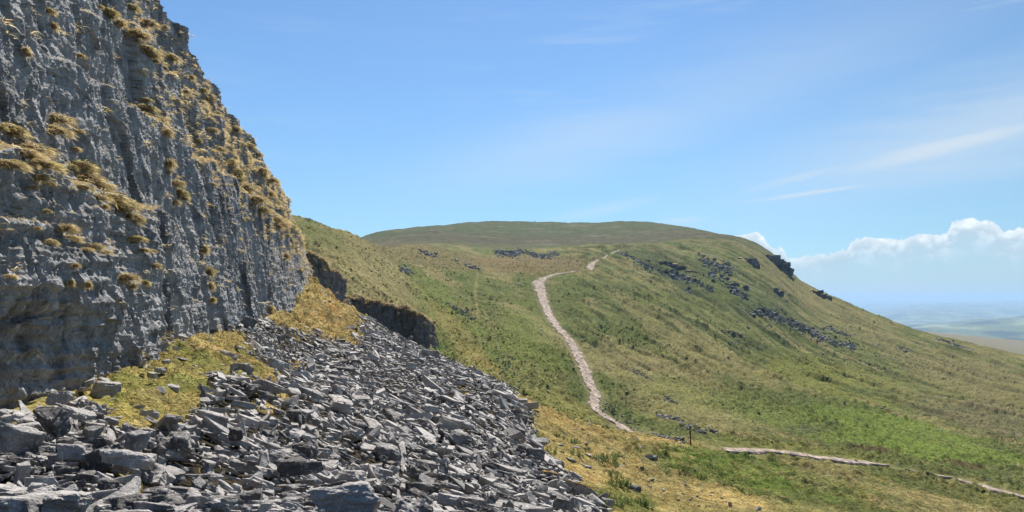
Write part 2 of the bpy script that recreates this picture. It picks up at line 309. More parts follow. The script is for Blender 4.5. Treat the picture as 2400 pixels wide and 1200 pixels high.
def path_mask(x, y):
    out = np.zeros(x.shape, np.float32); xf = x.ravel(); yf = y.ravel(); a = xf / yf
    sel = np.where((yf > 40) & (yf < 420) & (a > -0.02) & (a < 0.75))[0]; res = np.full(len(sel), 9.0, np.float32)
    for s in range(0, len(PC), 60):
        c = PC[s:s + 60]; lo = c[:, :2].min(0) - 5; hi = c[:, :2].max(0) + 5
        k = np.where((xf[sel] > lo[0]) & (xf[sel] < hi[0]) & (yf[sel] > lo[1]) & (yf[sel] < hi[1]))[0]
        if not len(k): continue
        px = xf[sel[k]]; py = yf[sel[k]]
        d = (np.hypot(px[:, None] - c[None, :, 0], py[:, None] - c[None, :, 1]) - c[None, :, 2] * 0.5).min(1); res[k] = np.minimum(res[k], d)
    o = out.ravel(); o[sel] = 1 - sstep(res, 0.25, np.where(yf[sel] < 75, 2.4, 1.1)); return o.reshape(x.shape)

# ------------------------------------------------------------------ zones on the ground (outlines read off the photograph, laid on the real slope)
def inpoly(u, v, poly):
    c = np.zeros(u.shape, bool); n = len(poly)
    for i in range(n):
        x1, y1 = poly[i]; x2, y2 = poly[(i + 1) % n]
        if y1 == y2: continue
        m = ((y1 > v) != (y2 > v)) & (u < (x2 - x1) * (v - y1) / (y2 - y1) + x1); c ^= m
    return c
SCREE = [(-900,1025),(0,1008),(150,985),(230,940),(430,800),(560,768),(640,750),(700,790),(835,795),(825,735),(860,735),(900,762),(1000,826),(1060,852),(1150,897),(1230,955),(1245,1010),(1262,1060),(1300,1100),(1360,1160),(1412,1195),(1450,1700),(-900,1700)]
MOSSA = [(190,950),(270,865),(330,820),(400,785),(490,765),(560,785),(600,850),(655,885),(640,925),(560,905),(490,905),(470,960),(430,1025),(330,1050),(260,1010)]
MOSSB = [(628,750),(640,722),(700,715),(740,660),(790,695),(850,738),(850,775),(830,815),(740,800),(690,792),(640,778)]
SMALLM = [(622,890,45,18),(635,955,52,22),(692,866,26,10),(1085,928,20,6),(480,1105,25,8),(300,1180,30,8)]
def scree_mask(x, y, jit=24):
    u, v = proj(x, y, H0(x, y)); j = np.clip(y, 0, 80)
    ju = u + jit * fbm(x * 0.9, y * 0.9, 3, 41); jv = v + jit * 0.6 * fbm(x * 0.9, y * 0.9, 3, 47)
    near = y < 84
    moss = (inpoly(ju, jv, MOSSA) | inpoly(ju, jv, MOSSB)) & near
    for a, b, c, d in SMALLM: moss |= (((ju - a) / c) ** 2 + ((jv - b) / d) ** 2 < 1) & near
    return inpoly(ju, jv, SCREE) & near & ~moss, moss
def detail(x, y):
    g = sstep(y, 18, 60); far = sstep(y, 220, 420)
    d = 0.30 * fbm(x / 7, y / 7, 3, 3) * sstep(y, 60, 130)
    warp = 0.5 * fbm(x / 2.5, y / 2.5, 2, 8)
    tus = np.maximum(0, perlin(x / 0.95 + warp, y / 1.15 + warp, 11) + 0.05) + 0.45 * np.maximum(0, perlin(x / 0.45, y / 0.5, 12))
    rough = 0.55 + 0.75 * sstep(fbm(x / 14, y / 18, 3, 14), -0.4, 0.5)
    d += tus * (0.07 + 0.50 * g) * (1 - far) * rough + 0.5 * np.minimum(0, perlin(x / 1.6 + warp, y / 2.6, 15) + 0.42) * g * (1 - far)
    # little terraces and rills running down the far flank
    c_, s_ = 0.947, -0.32; along = -x * s_ * 1 + y * c_ ; across = x * c_ + y * s_ * -1
    a = x / y; zone = sstep(a, 0.04, 0.12) * sstep(y, 95, 135) * (1 - sstep(y, 330, 420))
    across = x * 0.947 + y * 0.32; along = -x * 0.32 + y * 0.947
    q_ = across / 3.6 + 0.5 * perlin(along / 14, across / 9, 5); d += zone * 1.5 * (1.15 * np.abs(perlin(q_, along / 42, 21)) + 0.5 * np.abs(perlin(q_ * 2.3 + 9, along / 22, 23)) + 0.22 * perlin(across / 1.1, along / 12, 22))
    d += far * (0.6 * fbm(x / 18, y / 30, 4, 31) + 0.22 * perlin(x / 2.2, y / 3.5, 33)) * (1 - sstep(y, 700, 900))
    d += sstep(y, 900, 1600) * np.minimum(y / 1500, 9) * 6.5 * fbm(x / 400, y / 500, 4, 51)
    # gullies at the foot of the crags
    return d
def ground_colour(x, y, z):
    u, v = proj(x, y, z); a = x / y
    G = np.array([0.092, 0.117, 0.034]); G2 = np.array([0.135, 0.165, 0.04]); OL = np.array([0.135, 0.145, 0.05]); T = np.array([0.213, 0.19, 0.085]); BR = np.array([0.15, 0.105, 0.05])
    Yg = np.array([0.41, 0.315, 0.12]); OR = np.array([0.38, 0.20, 0.06]); DK = np.array([0.045, 0.058, 0.022]); HE = np.array([0.135, 0.115, 0.07])
    def mx(c, t, w): w = np.clip(w, 0, 1)[..., None]; return c * (1 - w) + t * w
    s1 = fbm((x * 0.947 + y * 0.32) / 9, (-x * 0.32 + y * 0.947) / 45, 4, 61); s2 = fbm(x / 5, y / 7, 4, 65); s3 = fbm(x / 1.1, y / 1.4, 3, 69)
    hor = fbm(x / 30, y / 9, 4, 73)
    c = np.broadcast_to(G, x.shape + (3,)).copy()
    c = mx(c, OL, 0.45 + 0.7 * s2); c = mx(c, T, sstep(s1 + 0.25 * s2, 0.0, 0.5) * 0.85); c = mx(c, DK, sstep(s3, 0.25, 0.75) * 0.45 * sstep(y, 20, 70) * (1 - sstep(y, 350, 500)))
    def blob(u0, v0, ru, rv, rot=0, soft=0.6):
        cr, sr = math.cos(R(rot)), math.sin(R(rot)); du = u - u0; dv = v - v0; p = (du * cr + dv * sr) / ru; q = (-du * sr + dv * cr) / rv
        return 1 - sstep(np.sqrt(p * p + q * q) + 0.28 * s2 + 0.1 * s3, 1 - soft / 2, 1 + soft / 2)
    mid = (y > 60).astype(float)
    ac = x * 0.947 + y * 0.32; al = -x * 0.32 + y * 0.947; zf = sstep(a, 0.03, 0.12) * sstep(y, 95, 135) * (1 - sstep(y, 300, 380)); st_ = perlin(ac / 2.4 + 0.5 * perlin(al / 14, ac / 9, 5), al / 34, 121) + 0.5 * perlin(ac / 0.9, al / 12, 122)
    c = mx(c, DK * 1.2, zf * sstep(st_, 0.10, 0.42) * 0.85); c = mx(c, OL * 1.25, zf * sstep(-st_, 0.15, 0.5) * 0.5)  # dark rushy stripes put into the turf colour to stand for groove shading
    # summit plateau: dull green above, heathery band below
    pl = sstep(y, 330, 400)
    c = mx(c, np.array([0.062, 0.078, 0.034]), pl * 0.92); c = mx(c, HE * .62, pl * sstep(-y + 40 * hor, -480, -400) * 0.75); c = mx(c, np.array([0.24, 0.21, 0.14]), pl * sstep(hor, 0.3, 0.6) * 0.3)
    for args, t, wt in [((860,640,150,60,38),T,.9),((960,720,120,40,42),T*.95,.7),((1000,600,160,26,10),np.array([.15,.125,.055]),.75),((1250,620,140,22,2),np.array([.16,.125,.06]),.85),((760,560,60,22,25),OL,.8),
            ((1100,830,120,90,50),G2,.55),((1010,700,70,40,45),G2,.5),((1080,790,22,90,-42),Yg*.7,.4),((1130,870,80,28,35),Yg*.7,.4),((1190,760,22,60,-20),OL,.5),((1250,830,60,120,-25),G2,.55),
            ((1300,950,110,24,15),np.array([.19,.19,.055]),.8),((1330,690,35,40,0),G,.7),((1480,760,60,140,-38),G,.6),((1560,800,25,170,-48),T,.5),((1450,860,60,30,30),T,.55),((1560,900,130,40,22),T*.95,.8),((1700,860,160,26,25),T,.6),
            ((1640,668,150,34,28),DK*1.3,.75),((1530,625,80,22,25),DK*1.4,.7),((1690,690,60,26,25),G,.8),((1790,720,90,30,32),DK*1.7,.65),((1850,660,110,30,38),T*.95,.6),((2000,760,160,34,30),T*.9,.55),((1700,770,60,30,20),OL*1.2,.6),((1800,850,110,16,25),DK*1.5,.7),((1900,870,120,14,20),DK*1.6,.7),
            ((1950,900,180,40,14),np.array([.17,.18,.045]),.7),((1620,975,170,30,14),T,.65),((1780,965,120,16,12),G,.6),((1920,950,150,16,10),G,.75),((2050,935,100,10,8),DK*1.8,.6),
            ((2050,1010,230,40,8),np.array([.125,.172,.033]),.85),((2200,1060,230,26,8),np.array([.13,.178,.035]),.85),((1880,1008,50,12,4),DK*1.5+.012,.85),((1940,1004,40,10,0),DK*1.6,.7),((2050,1058,60,7,5),np.array([.09,.07,.035]),.9),((2260,1092,60,7,10),np.array([.09,.07,.035]),.8),
            ((2300,900,200,50,16),T*.85,.7),((2300,985,180,30,12),HE*1.2,.5),((1116,672,4,30,8),T*1.2,.4),((1117,712,4,26,-8),T*1.2,.45),((1150,770,5,50,-22),T*1.1,.3),((1700,950,260,30,14),np.array([.15,.175,.05]),.5),((2150,930,140,24,10),OL,.5),((2330,830,120,16,14),np.array([.17,.16,.06]),.6),((2250,1150,200,22,6),G*.9,.7),((2000,1110,150,20,5),G*.9,.6),((1880,1065,200,20,8),np.array([.18,.19,.05]),.6)]:
        c = mx(c, t, blob(*args) * wt * mid * np.where(y > 320, 0.5, 1))
    nearg = 1 - sstep(y, 52, 66); yw = nearg * np.clip(0.85 - 0.7 * sstep(u + 60 * s2, 1500, 1900), 0, 1)
    c = mx(c, Yg * 0.86, yw * (0.8 + 0.5 * s2)); c = mx(c, Yg * 1.12, yw * sstep(s3 + s2, 0.3, 0.9) * 0.6); c = mx(c, OR * .8, nearg * sstep(s2 - 0.3 * s3, 0.35, 0.8) * 0.5 * (u < 1600))
    gn = (blob(1720,1100,140,36,12) + blob(1450,1170,90,30,10) * .7 + blob(1650,1070,110,20,10) * .6 + blob(1900,1150,160,30,4) * .6) * nearg
    c = mx(c, np.array([.10, .145, .028]), gn * (0.65 + 0.6 * s3))
    c = mx(c, Yg, blob(1720,1170,110,16,14) * nearg * .8)
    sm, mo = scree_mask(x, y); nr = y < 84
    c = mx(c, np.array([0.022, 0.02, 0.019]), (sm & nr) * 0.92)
    mc = mx(np.broadcast_to(Yg * 0.85, c.shape), np.array([.235, .205, .065]), (sstep(s2 + (650 - u) / 900, -.1, .6)) * (u < 620)); mc = mx(mc, OR, sstep(s3 * .7 + (u - 560) / 900 * (u < 800), 0.25, 0.7) * .75)
    mc = mx(mc, np.array([.17, .14, .05]), sstep(fbm(x / .9, y / 1.3, 3, 97), .05, .5) * .65); mc = mx(mc, np.array([.12, .15, .035]), sstep(fbm(x / 1.5, y / 2.0, 2, 99), .2, .5) * .5 * (u < 640))
    c = mx(c, mc, mo * 1.0)
    # ground beside and behind the small crag, straw coloured
    c = mx(c, T * 1.12, blob(850,665,130,30,38) * .8 * (y > 70) * (y < 130)); c = mx(c, np.array([.07,.15,.035]), blob(1025,818,14,7,10) * (y > 78) * (y < 110))
    # distant low country
    fr = sstep(y, 600, 1100)[..., None]; f1 = fbm(x / 260, y / 500, 4, 81)
    fc = mx(np.broadcast_to(np.array([0.17, 0.15, 0.085]), c.shape), np.array([.1, .13, .05]), sstep(y, 2000, 3200) * 0.9); fc = mx(fc, np.array([.03, .045, .03]), sstep(f1, .25, .4) * sstep(y, 2300, 3000)); fc = mx(fc, np.array([.24, .27, .13]), sstep(-f1, .2, .4) * sstep(y, 2300, 3000) * .8)
    c = c * (1 - fr) + fc * fr
    return c

def moss_lump(x, y): return 0.30 * np.maximum(0, perlin(x / 0.75, y / 1.1, 91)) + 0.14 * np.maximum(0, perlin(x / 0.28, y / 0.36, 92)) + 0.03
def build_ground():
    a_mid = np.arange(-0.62, 0.74, 0.00132); a = np.r_[np.linspace(-1.3, -0.72, 50), np.linspace(-0.71, -0.63, 40), a_mid, np.linspace(0.745, 1.3, 90)]
    Y = np.r_[np.exp(np.linspace(math.log(1.8), math.log(18), 180))[:-1], np.exp(np.arange(math.log(18), math.log(760), 0.0030)), np.exp(np.linspace(math.log(762), math.log(45000), 260))]
    X = a[None] * Y[:, None]; YY = np.broadcast_to(Y[:, None], X.shape).copy()
    pm = path_mask(X, YY); z0 = H0(X, YY); z = z0 + detail(X, YY) * (1 - pm) - 0.08 * pm
    sm, mo = scree_mask(X, YY)
    z = z + mo * (moss_lump(X, YY) + 0.01)
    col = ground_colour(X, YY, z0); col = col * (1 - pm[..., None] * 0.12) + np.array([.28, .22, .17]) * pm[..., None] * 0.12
    print('ground z', z.min(), z.max(), 'visible min', z[:, (a > -.7) & (a < .7)].min())
    V = np.stack([X, YY, z], -1).reshape(-1, 3)
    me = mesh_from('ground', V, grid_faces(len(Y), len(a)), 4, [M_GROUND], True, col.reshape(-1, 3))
    link('ground', me, kind='structure')
build_ground()

def mat_path():
    m, t, b = material('trodden_stone'); pos = t.new('ShaderNodeNewGeometry').outputs['Position']
    v = t.new('ShaderNodeTexVoronoi'); t.l.new(pos, v.inputs['Vector']); v.inputs['Scale'].default_value = 1.35
    n = t.noise(pos, 1.3, 5, 0.65); n2 = t.noise(pos, 6, 4, 0.6)
    c = t.mix(v.outputs['Color'], (0.33, 0.245, 0.195), (0.50, 0.40, 0.33)); c = t.mix(t.ss(n, 0.48, 0.62, 0, 0.8), c, (0.19, 0.15, 0.11)); c = t.mix(t.ss(v.outputs['Distance'], 0.33, 0.6, 0, 0.75), c, (0.17, 0.14, 0.11))
    t.l.new(c, b.inputs['Base Color']); bump(t, b, t.m('ADD', n2, t.m('MULTIPLY', v.outputs['Distance'], -1.0)), 1.0, 0.12); return m
M_PATH = mat_path()
def build_path(cs, key):
    C, s = cs; nc = 21; T = np.gradient(C[:, :2], axis=0); T /= np.linalg.norm(T, axis=1)[:, None]; N = np.c_[T[:, 1], -T[:, 0]]
    wl = 1 + 0.5 * fbm(s / 2.6, s * 0, 3, 101) ; wr = 1 + 0.5 * fbm(s / 2.6, s * 0 + 5, 3, 103)
    ends = np.minimum(sstep(s, 0, 2.2), 1 - sstep(s, s[-1] - 2.2, s[-1])) * 0.75 + 0.25
    f = np.linspace(-1, 1, nc)[None]; off = np.where(f < 0, f * wl[:, None], f * wr[:, None]) * (C[:, 2] * 0.5 * ends)[:, None]
    X = C[:, 0:1] + N[:, 0:1] * off; Y = C[:, 1:2] + N[:, 1:2] * off
    Z = H0(X, Y) + (0.07 if key in 'ab' else 0.11) + 0.10 * np.maximum(0, perlin(X / 0.6, Y / 0.6, 107)) * (1 - f ** 4) + 0.05 * perlin(X / 0.22, Y / 0.22, 108) * (1 - f ** 4) - 0.14 * (np.abs(f) > 0.99)
    link('path', mesh_from('path', np.stack([X, Y, Z], -1).reshape(-1, 3), grid_faces(len(s), nc), 4, [M_PATH], False), kind='structure')
for cs, key in PATHS: build_path(cs, key)

# ------------------------------------------------------------------ cliffs
def blocks(s, h, w_, hh, seed):
    r = h / hh; k = np.floor(r); fh = r - k; q = s / (w_ * (0.65 + 0.7 * h2(k, k * 0, seed))) + 13.7 * h2(k, k * 0 + 3, seed); j = np.floor(q); fs = q - j
    return h2(j, k, seed + 5) - 0.5, fs, fh, h2(j, k, seed + 9) - 0.5, h2(j, k, seed + 13) - 0.5
def facets(x, y, w_, hh, seed):
    """flat broken faces: each joint-bounded cell is its own tilted plane"""
    qx = x / w_; qy = y / hh; ix = np.floor(qx); iy = np.floor(qy); best = np.full(qx.shape, 9.0, np.float32); val = np.zeros(qx.shape, np.float32)
    for dx in (-1, 0, 1):
        for dy in (-1, 0, 1):
            cx = ix + dx; cy = iy + dy; px = qx - cx - 0.1 - 0.8 * h2(cx, cy, seed); py = qy - cy - 0.1 - 0.8 * h2(cx, cy, seed + 1); dd = np.maximum(np.abs(px + 0.25 * py), np.abs(py)) + 0.25 * (np.abs(px) + np.abs(py))
            m = dd < best; pl = (h2(cx, cy, seed + 2) - 0.5) + 1.1 * (h2(cx, cy, seed + 3) - 0.5) * px + 1.0 * (h2(cx, cy, seed + 4) - 0.42) * py
            best = np.where(m, dd, best); val = np.where(m, pl, val)
    return val
def cliff_relief(s, h, scale=1.0, rough=None, bedk=0.5):
    """outward relief of jointed, bedded limestone in metres"""
    ws = s + 0.16 * fbm(s / 2.2, h / 3.0, 2, 201) + 0.30 * h; wh = h + 0.12 * fbm(s / 1.6, h / 1.5, 2, 205) + 0.10 * s
    d = 0.30 * fbm(s / 4.5, h / 7, 3, 211)
    tot = 0
    for w_, hh, amp, sd in [(2.6, 4.2, 0.46, 1), (0.95, 1.9, 0.24, 2), (0.40, 0.72, 0.12, 3), (0.17, 0.26, 0.055, 4)]:
        tot = tot + amp * facets(ws, wh, w_, hh, sd * 31)
    for w_, hh, amp, sd in [(1.5, 2.2, 0.16, 11), (0.45, 0.8, 0.08, 12)]:
        o, fs, fh, t1, t2 = blocks(ws, wh, w_, hh, sd * 31); tot = tot + amp * (o + 0.6 * t1 * (fs - 0.5))
    flute = 0.05 * perlin(ws / 0.22, h / 1.2, 223) + 0.022 * (1 - 2 * np.abs(fbm(s / 0.16, h / 0.26, 2, 227)))
    bk = h + 0.05 * fbm(s / 1.5, h / 1.5, 2, 236); bed = (0.05 * perlin(s / 1.6, bk / 0.10, 231) + 0.10 * np.sign(perlin(s / 2.2, bk / 0.30, 232)) * np.abs(perlin(s / 2.2, bk / 0.30, 232)) ** .5) * bedk
    r = 1.0 if rough is None else rough; cl = 0
    for sp, dep, wd, sd in [(4.3, 0.75, 0.12, 61), (1.9, 0.22, 0.05, 67), (0.7, 0.08, 0.025, 71)]:
        jx = ws + 0.18 * perlin(ws * 0 + sd, h / 0.9, sd); q = jx / sp; j = np.floor(q); c0 = 0.2 + 0.6 * h2(j, j * 0, sd); e = (q - j - c0) * sp
        on = sstep(perlin(j * 1.37 + 0.5, h / (2.2 * sp ** .5) + j * 3.1, sd + 1), -0.05, 0.2); cl = cl - dep * on * np.exp(-(e / wd) ** 2)
        cl = cl + 0.22 * dep * np.sign(e) * np.exp(-np.abs(e) / (sp * .25)) * on
    return (cl * 0.40 + d + tot * (0.30 + 0.62 * r) + flute + bed * (1.3 - 0.6 * r)) * scale
def interp_pts(P, n_s, par):
    P = np.array(P, float); return np.stack([np.interp(par, np.linspace(0, 1, len(P)), P[:, i]) for i in range(3)], 1)
def smooth1(A, k):
    ker = np.hanning(k + 2)[1:-1]; ker /= ker.sum(); pad = np.pad(A, ((k // 2, k - 1 - k // 2), (0, 0)), mode='edge'); return np.stack([np.convolve(pad[:, i], ker, 'valid') for i in range(A.shape[1])], 1)
def build_cliff(name, B, T, nc, nr, ledges, capdir, capn, rough_fn, mat, scale=1.0, warp=None, smooth_k=0.06, skirt=1.0):
    par = np.linspace(0, 1, nc)
    if warp is not None: par = warp(par)
    b = smooth1(interp_pts(B, nc, par), int(nc * smooth_k)); t = smooth1(interp_pts(T, nc, par), int(nc * smooth_k))
    b[:, 2] -= skirt
    Tn = np.gradient(b[:, :2] + t[:, :2], axis=0); Tn /= np.linalg.norm(Tn, axis=1)[:, None] + 1e-9; N = np.c_[Tn[:, 1], -Tn[:, 0]]      # outward, to the right when walking away
    s = np.r_[0, np.cumsum(np.hypot(*(np.diff((b + t)[:, :2], axis=0).T / 2)))]
    f = np.linspace(0, 1, nr)[:, None]; base = b[None] * (1 - f[..., None]) + t[None] * f[..., None]
    X, Y, Z = base[..., 0], base[..., 1], base[..., 2]; S = np.broadcast_to(s[None], X.shape); D = cliff_relief(S, Z, scale, rough_fn(f + 0 * X, Y), np.clip(1.3 - (Y - 10) / 14, 0.25, 1.2) * (1 - sstep(Z, 2.0, 3.5) * 0.6))
    for zl, step, y0, y1, wd in ledges:
        win = sstep(Y, y0 - 3, y0 + 3) * (1 - sstep(Y, y1 - 4, y1 + 4)); zz = zl + 0.35 * fbm(S / 4, S * 0, 3, int(zl * 10)) 
        D = D + win * step * (sstep(zz - Z, -wd, wd) - (1 - f))
    if name == 'cliff': D = D - 0.52 * f
    if name == 'cliff': D = D - 0.85 * (1 - sstep(Y, 12.5, 16.5)) * (1 - sstep(Z + 0.3 * fbm(S / 2, S * 0, 2, 77), -0.7, 0.25))
    X = X + N[None, :, 0] * D; Y = Y + N[None, :, 1] * D
    if name == 'crag': Z = Z + f * 0.55 * fbm(S / 1.5, S * 0 + 3.3, 4, 88); D2 = 0.75 * blocks(S, Z, 1.5, 9.0, 301)[0] + 0.5 * blocks(S, Z, 0.6, 2.2, 303)[0]; X = X + N[None, :, 0] * D2; Y = Y + N[None, :, 1] * D2
    Z = Z + 0.04 * scale * fbm(S / 1.3, Z / 1.3, 3, 241) * sstep(f, 0.02, 0.1)
    # crown: rubbly rim then rough turf running back
    cap = []; g = np.r_[np.linspace(0.12, 2.5, 22), np.linspace(3, 26, 30)]
    if scale < 0.97: g = np.linspace(0.1, 5.5, 26)
    for q in g:
        cx = X[-1] + capdir[0] * q * scale; cy = Y[-1] + capdir[1] * q * scale; zz = Z[-1] + (capdir[2] * q - (0.0 if scale > 0.97 else 0.06 * q * q)) * scale + 0.22 * scale * fbm(cx / 0.9, cy / 0.9, 4, 251) * min(1, q)
        cap.append(np.stack([cx, cy, zz], -1))
    V = np.concatenate([np.stack([X, Y, Z], -1), np.array(cap)], 0)
    me = mesh_from(name, V.reshape(-1, 3), grid_faces(V.shape[0], nc), 4, [mat], False); return me, V
BM = [(-5.6,5,-1.7),(-6.5,8,-1.8),(-7.3,11,-1.83),(-7.75,15,-1.67),(-8.9,19.5,-1.5),(-10,24,-1.33),(-11.7,33,-1.28),(-12.9,39,-1.1),(-14,45,-0.9),(-15.5,55,-0.3),(-16.9,66,1.1),(-18.6,70,2.0),(-24,73,4),(-30,76,5)]
TM = [(-10,5,14),(-10.6,8,14),(-11.2,12,14),(-11.9,17,14),(-12.8,22,14.1),(-14,27,14.2),(-16.0,36,14.0),(-16.8,42,13.07),(-17.8,50,11.9),(-19.2,61,11.1),(-21,74,7.9),(-23.5,78,7.4),(-28,81,7.4),(-34,84,7.6)]
def rough_main(f, Y): return np.clip(0.55 + 0.9 * sstep(f, 0.35, 0.75) * sstep(Y, 25, 40) + 0.35 * (1 - sstep(Y, 12, 22)) * (1 - f), 0.3, 1.4)
me, VC = build_cliff('cliff', BM, TM, 1150, 800, [(2.5, 0.75, 0, 24, 0.10), (5.9, 0.8, 20, 78, 0.12), (9.6, 0.7, 26, 66, 0.12), (8.2, 0.5, 4, 22, 0.1)],
    (-0.97, 0.22, 0.06), 40, rough_main, M_CLIFF, 1.0, warp=lambda p: p ** 1.0)
root = link('limestone_cliff', me, label='tall grey limestone cliff with tufts of dry grass rising above the scree on the left', category='cliff')
w3 = lambda L: [((u - U0) / F * y, y, (V0 - v) / F * y) for u, v, y in L]
CRG = (-0.72, 0.69, 0.10); CRAGV = []
for BB, TB, nc_, nr_, lab, sc2 in [
  ([(800,706,84),(815,714,84),(842,724,85),(885,754,86),(922,787,86),(952,808,86),(985,826,85),(1005,834,85),(1018,815,89),(1016,790,95)],
   [(800,694,85.2),(820,694,85.6),(863,703,86.6),(902,714,87.6),(940,721,87.6),(968,727,87),(988,734,86.2),(1000,748,86.4),(1008,758,90),(1008,764,96)], 620, 220, 'dark rock buttress with straw grass on top at the far end of the scree', 0.95),
  ([(728,640,79),(738,655,79),(760,674,80),(785,688,81),(797,690,84)], [(722,590,80.5),(735,592,80.7),(757,606,81),(780,630,82),(792,648,85)], 180, 130, 'narrow dark rock step on the hillside just right of the tall cliff', 0.8)]:
    me, VB = build_cliff('crag', w3(BB), w3(TB), nc_, nr_, [], CRG, 20, lambda f, Y: 1.7 + 0 * Y, M_BUTT, sc2, smooth_k=0.03, skirt=0.8); CRAGV.append(VB)
    link('rock_buttress', me, label=lab, category='crag')

# ------------------------------------------------------------------ rocks
def hull_mesh(pts):
    bm = bmesh.new()
    for p in pts: bm.verts.new(p)
    r = bmesh.ops.convex_hull(bm, input=bm.verts); bmesh.ops.delete(bm, geom=list({g for g in r['geom_interior'] + r['geom_unused'] if isinstance(g, bmesh.types.BMVert)}), context='VERTS')
    bmesh.ops.dissolve_limit(bm, angle_limit=R(9), verts=bm.verts, edges=bm.edges); bmesh.ops.triangulate(bm, faces=bm.faces)
    bm.verts.ensure_lookup_table(); V = np.array([v.co[:] for v in bm.verts]); Fc = np.array([[v.index for v in f.verts] for f in bm.faces]); bm.free(); return V, Fc
def rock_pts(rng, ax, n=16, slabby=0.5):
    """points near the faces of a broken slab"""
    P = []
    k = rng.integers(4, 7); ang = np.sort(rng.uniform(0, 2 * math.pi, k) + 0.0); rad = rng.uniform(0.62, 1.05, k)
    tilt = rng.uniform(-0.25, 0.25, 2); shr = rng.uniform(-0.25, 0.25, 2)
    for i in range(k):
        x = rad[i] * math.cos(ang[i]); y = rad[i] * math.sin(ang[i])
        P.append((x + shr[0], y + shr[1], 1 + tilt[0] * x * 1.4 + rng.uniform(-.12, .12))); s = rng.uniform(0.75, 1.12)
        P.append((x * s, y * s, -1 + tilt[1] * y + rng.uniform(-.25, .25)))
        if rng.random() < 0.6: P.append((x * 1.12, y * 1.12, rng.uniform(-.6, .5)))
    return np.array(P) * np.array(ax) * 0.5
LOW = []
for i in range(40):
    r = np.random.default_rng(100 + i); LOW.append(hull_mesh(rock_pts(r, (1.0, r.uniform(.45, .85), r.uniform(.14, .40)))))
def hires(V, Fc, seed, levels=4, amp=0.03, me_name='stone', mat=None, strat=1.0, name_tone=None):
    """a broken stone: hull, cut finer, roughened along its bedding"""
    bm = bmesh.new(); vs = [bm.verts.new(v) for v in V]
    for f in Fc: bm.faces.new([vs[i] for i in f])
    bm.normal_update()
    bmesh.ops.bevel(bm, geom=list(bm.edges), offset=0.018, segments=1, affect='EDGES', profile=0.5)
    bmesh.ops.triangulate(bm, faces=bm.faces)
    for _ in range(levels):
        long_e = [e for e in bm.edges if e.calc_length() > 0.05]
        if not long_e or len(bm.verts) > 5000: break
        bmesh.ops.subdivide_edges(bm, edges=long_e, cuts=1, use_grid_fill=True); bmesh.ops.triangulate(bm, faces=[f for f in bm.faces if len(f.verts) > 3])
    bm.normal_update(); C = np.array([v.co[:] for v in bm.verts]); N = np.array([v.normal[:] for v in bm.verts]); o = seed * 7.7
    lay = perlin(C[:, 2] / 0.05 + o + 0.6 * perlin(C[:, 0] * 3, C[:, 1] * 3, seed), C[:, 0] * 1.5 + C[:, 1] * 1.3, seed)
    big = fbm(C[:, 0] * 3.1 + o, C[:, 1] * 3.1 + C[:, 2] * 4.3, 3, seed + 3); q, a_, b_, c_, d_ = blocks(C[:, 0] + C[:, 1] * 0.6 + o, C[:, 2] + 0.3 * C[:, 1], 0.24, 0.11, seed)
    side = 1 - np.abs(N[:, 2])
    d = amp * (0.9 * big + 0.9 * lay * side * strat + 0.9 * q * (0.35 + side)) + amp * 0.3 * fbm(C[:, 0] * 14, C[:, 1] * 14 + C[:, 2] * 17, 2, seed + 9)
    C = C + N * d[:, None]; Fa = np.array([[v.index for v in f.verts] for f in bm.faces]); bm.free()
    return C, Fa
HI = [];
for i in range(16):
    r = np.random.default_rng(300 + i); V, Fc = hull_mesh(rock_pts(r, (1.0, r.uniform(.5, .85), r.uniform(.16, .46))))
    HI.append(hires(V, Fc, i, amp=0.026))
def rotm(ax_n, yaw, tilt, tdir):
    """matrix: slab normal near ax_n, long axis turned by yaw"""
    n = Vector(ax_n).normalized(); q = Vector((0, 0, 1)).rotation_difference(n)
    return np.array((q.to_matrix() @ Matrix.Rotation(tdir, 3, 'Z') @ Matrix.Rotation(tilt, 3, 'X') @ Matrix.Rotation(-tdir, 3, 'Z') @ Matrix.Rotation(yaw, 3, 'Z')))
def normal_at(x, y, e=0.6):
    gx = (H0(x + e, y) - H0(x - e, y)) / (2 * e); gy = (H0(x, y + e) - H0(x, y - e)) / (2 * e); n = np.stack([-gx, -gy, np.ones_like(gx)], -1); return n / np.linalg.norm(n, axis=-1, keepdims=True)

def merged(items, variants):
    """items: (variant, matrix 3x3, position, tone) -> arrays"""
    Vs, Fs, Ts, o = [], [], [], 0
    for vi, M, p, tn in items:
        V, Fc = variants[vi]; Vs.append(V @ M.T + p); Fs.append(Fc + o); Ts.append(np.full(len(V), tn)); o += len(V)
    return np.concatenate(Vs), np.concatenate(Fs), np.concatenate(Ts)

def stone_object(name, V, Fc, loc, M, mat, label, cat, group=None, mesh=None):
    o = link(name, mesh, label=label, category=cat, group=group)
    m4 = Matrix([list(M[i]) + [0] for i in range(3)] + [[0, 0, 0, 1]]); m4.translation = Vector(loc); o.matrix_world = m4; return o

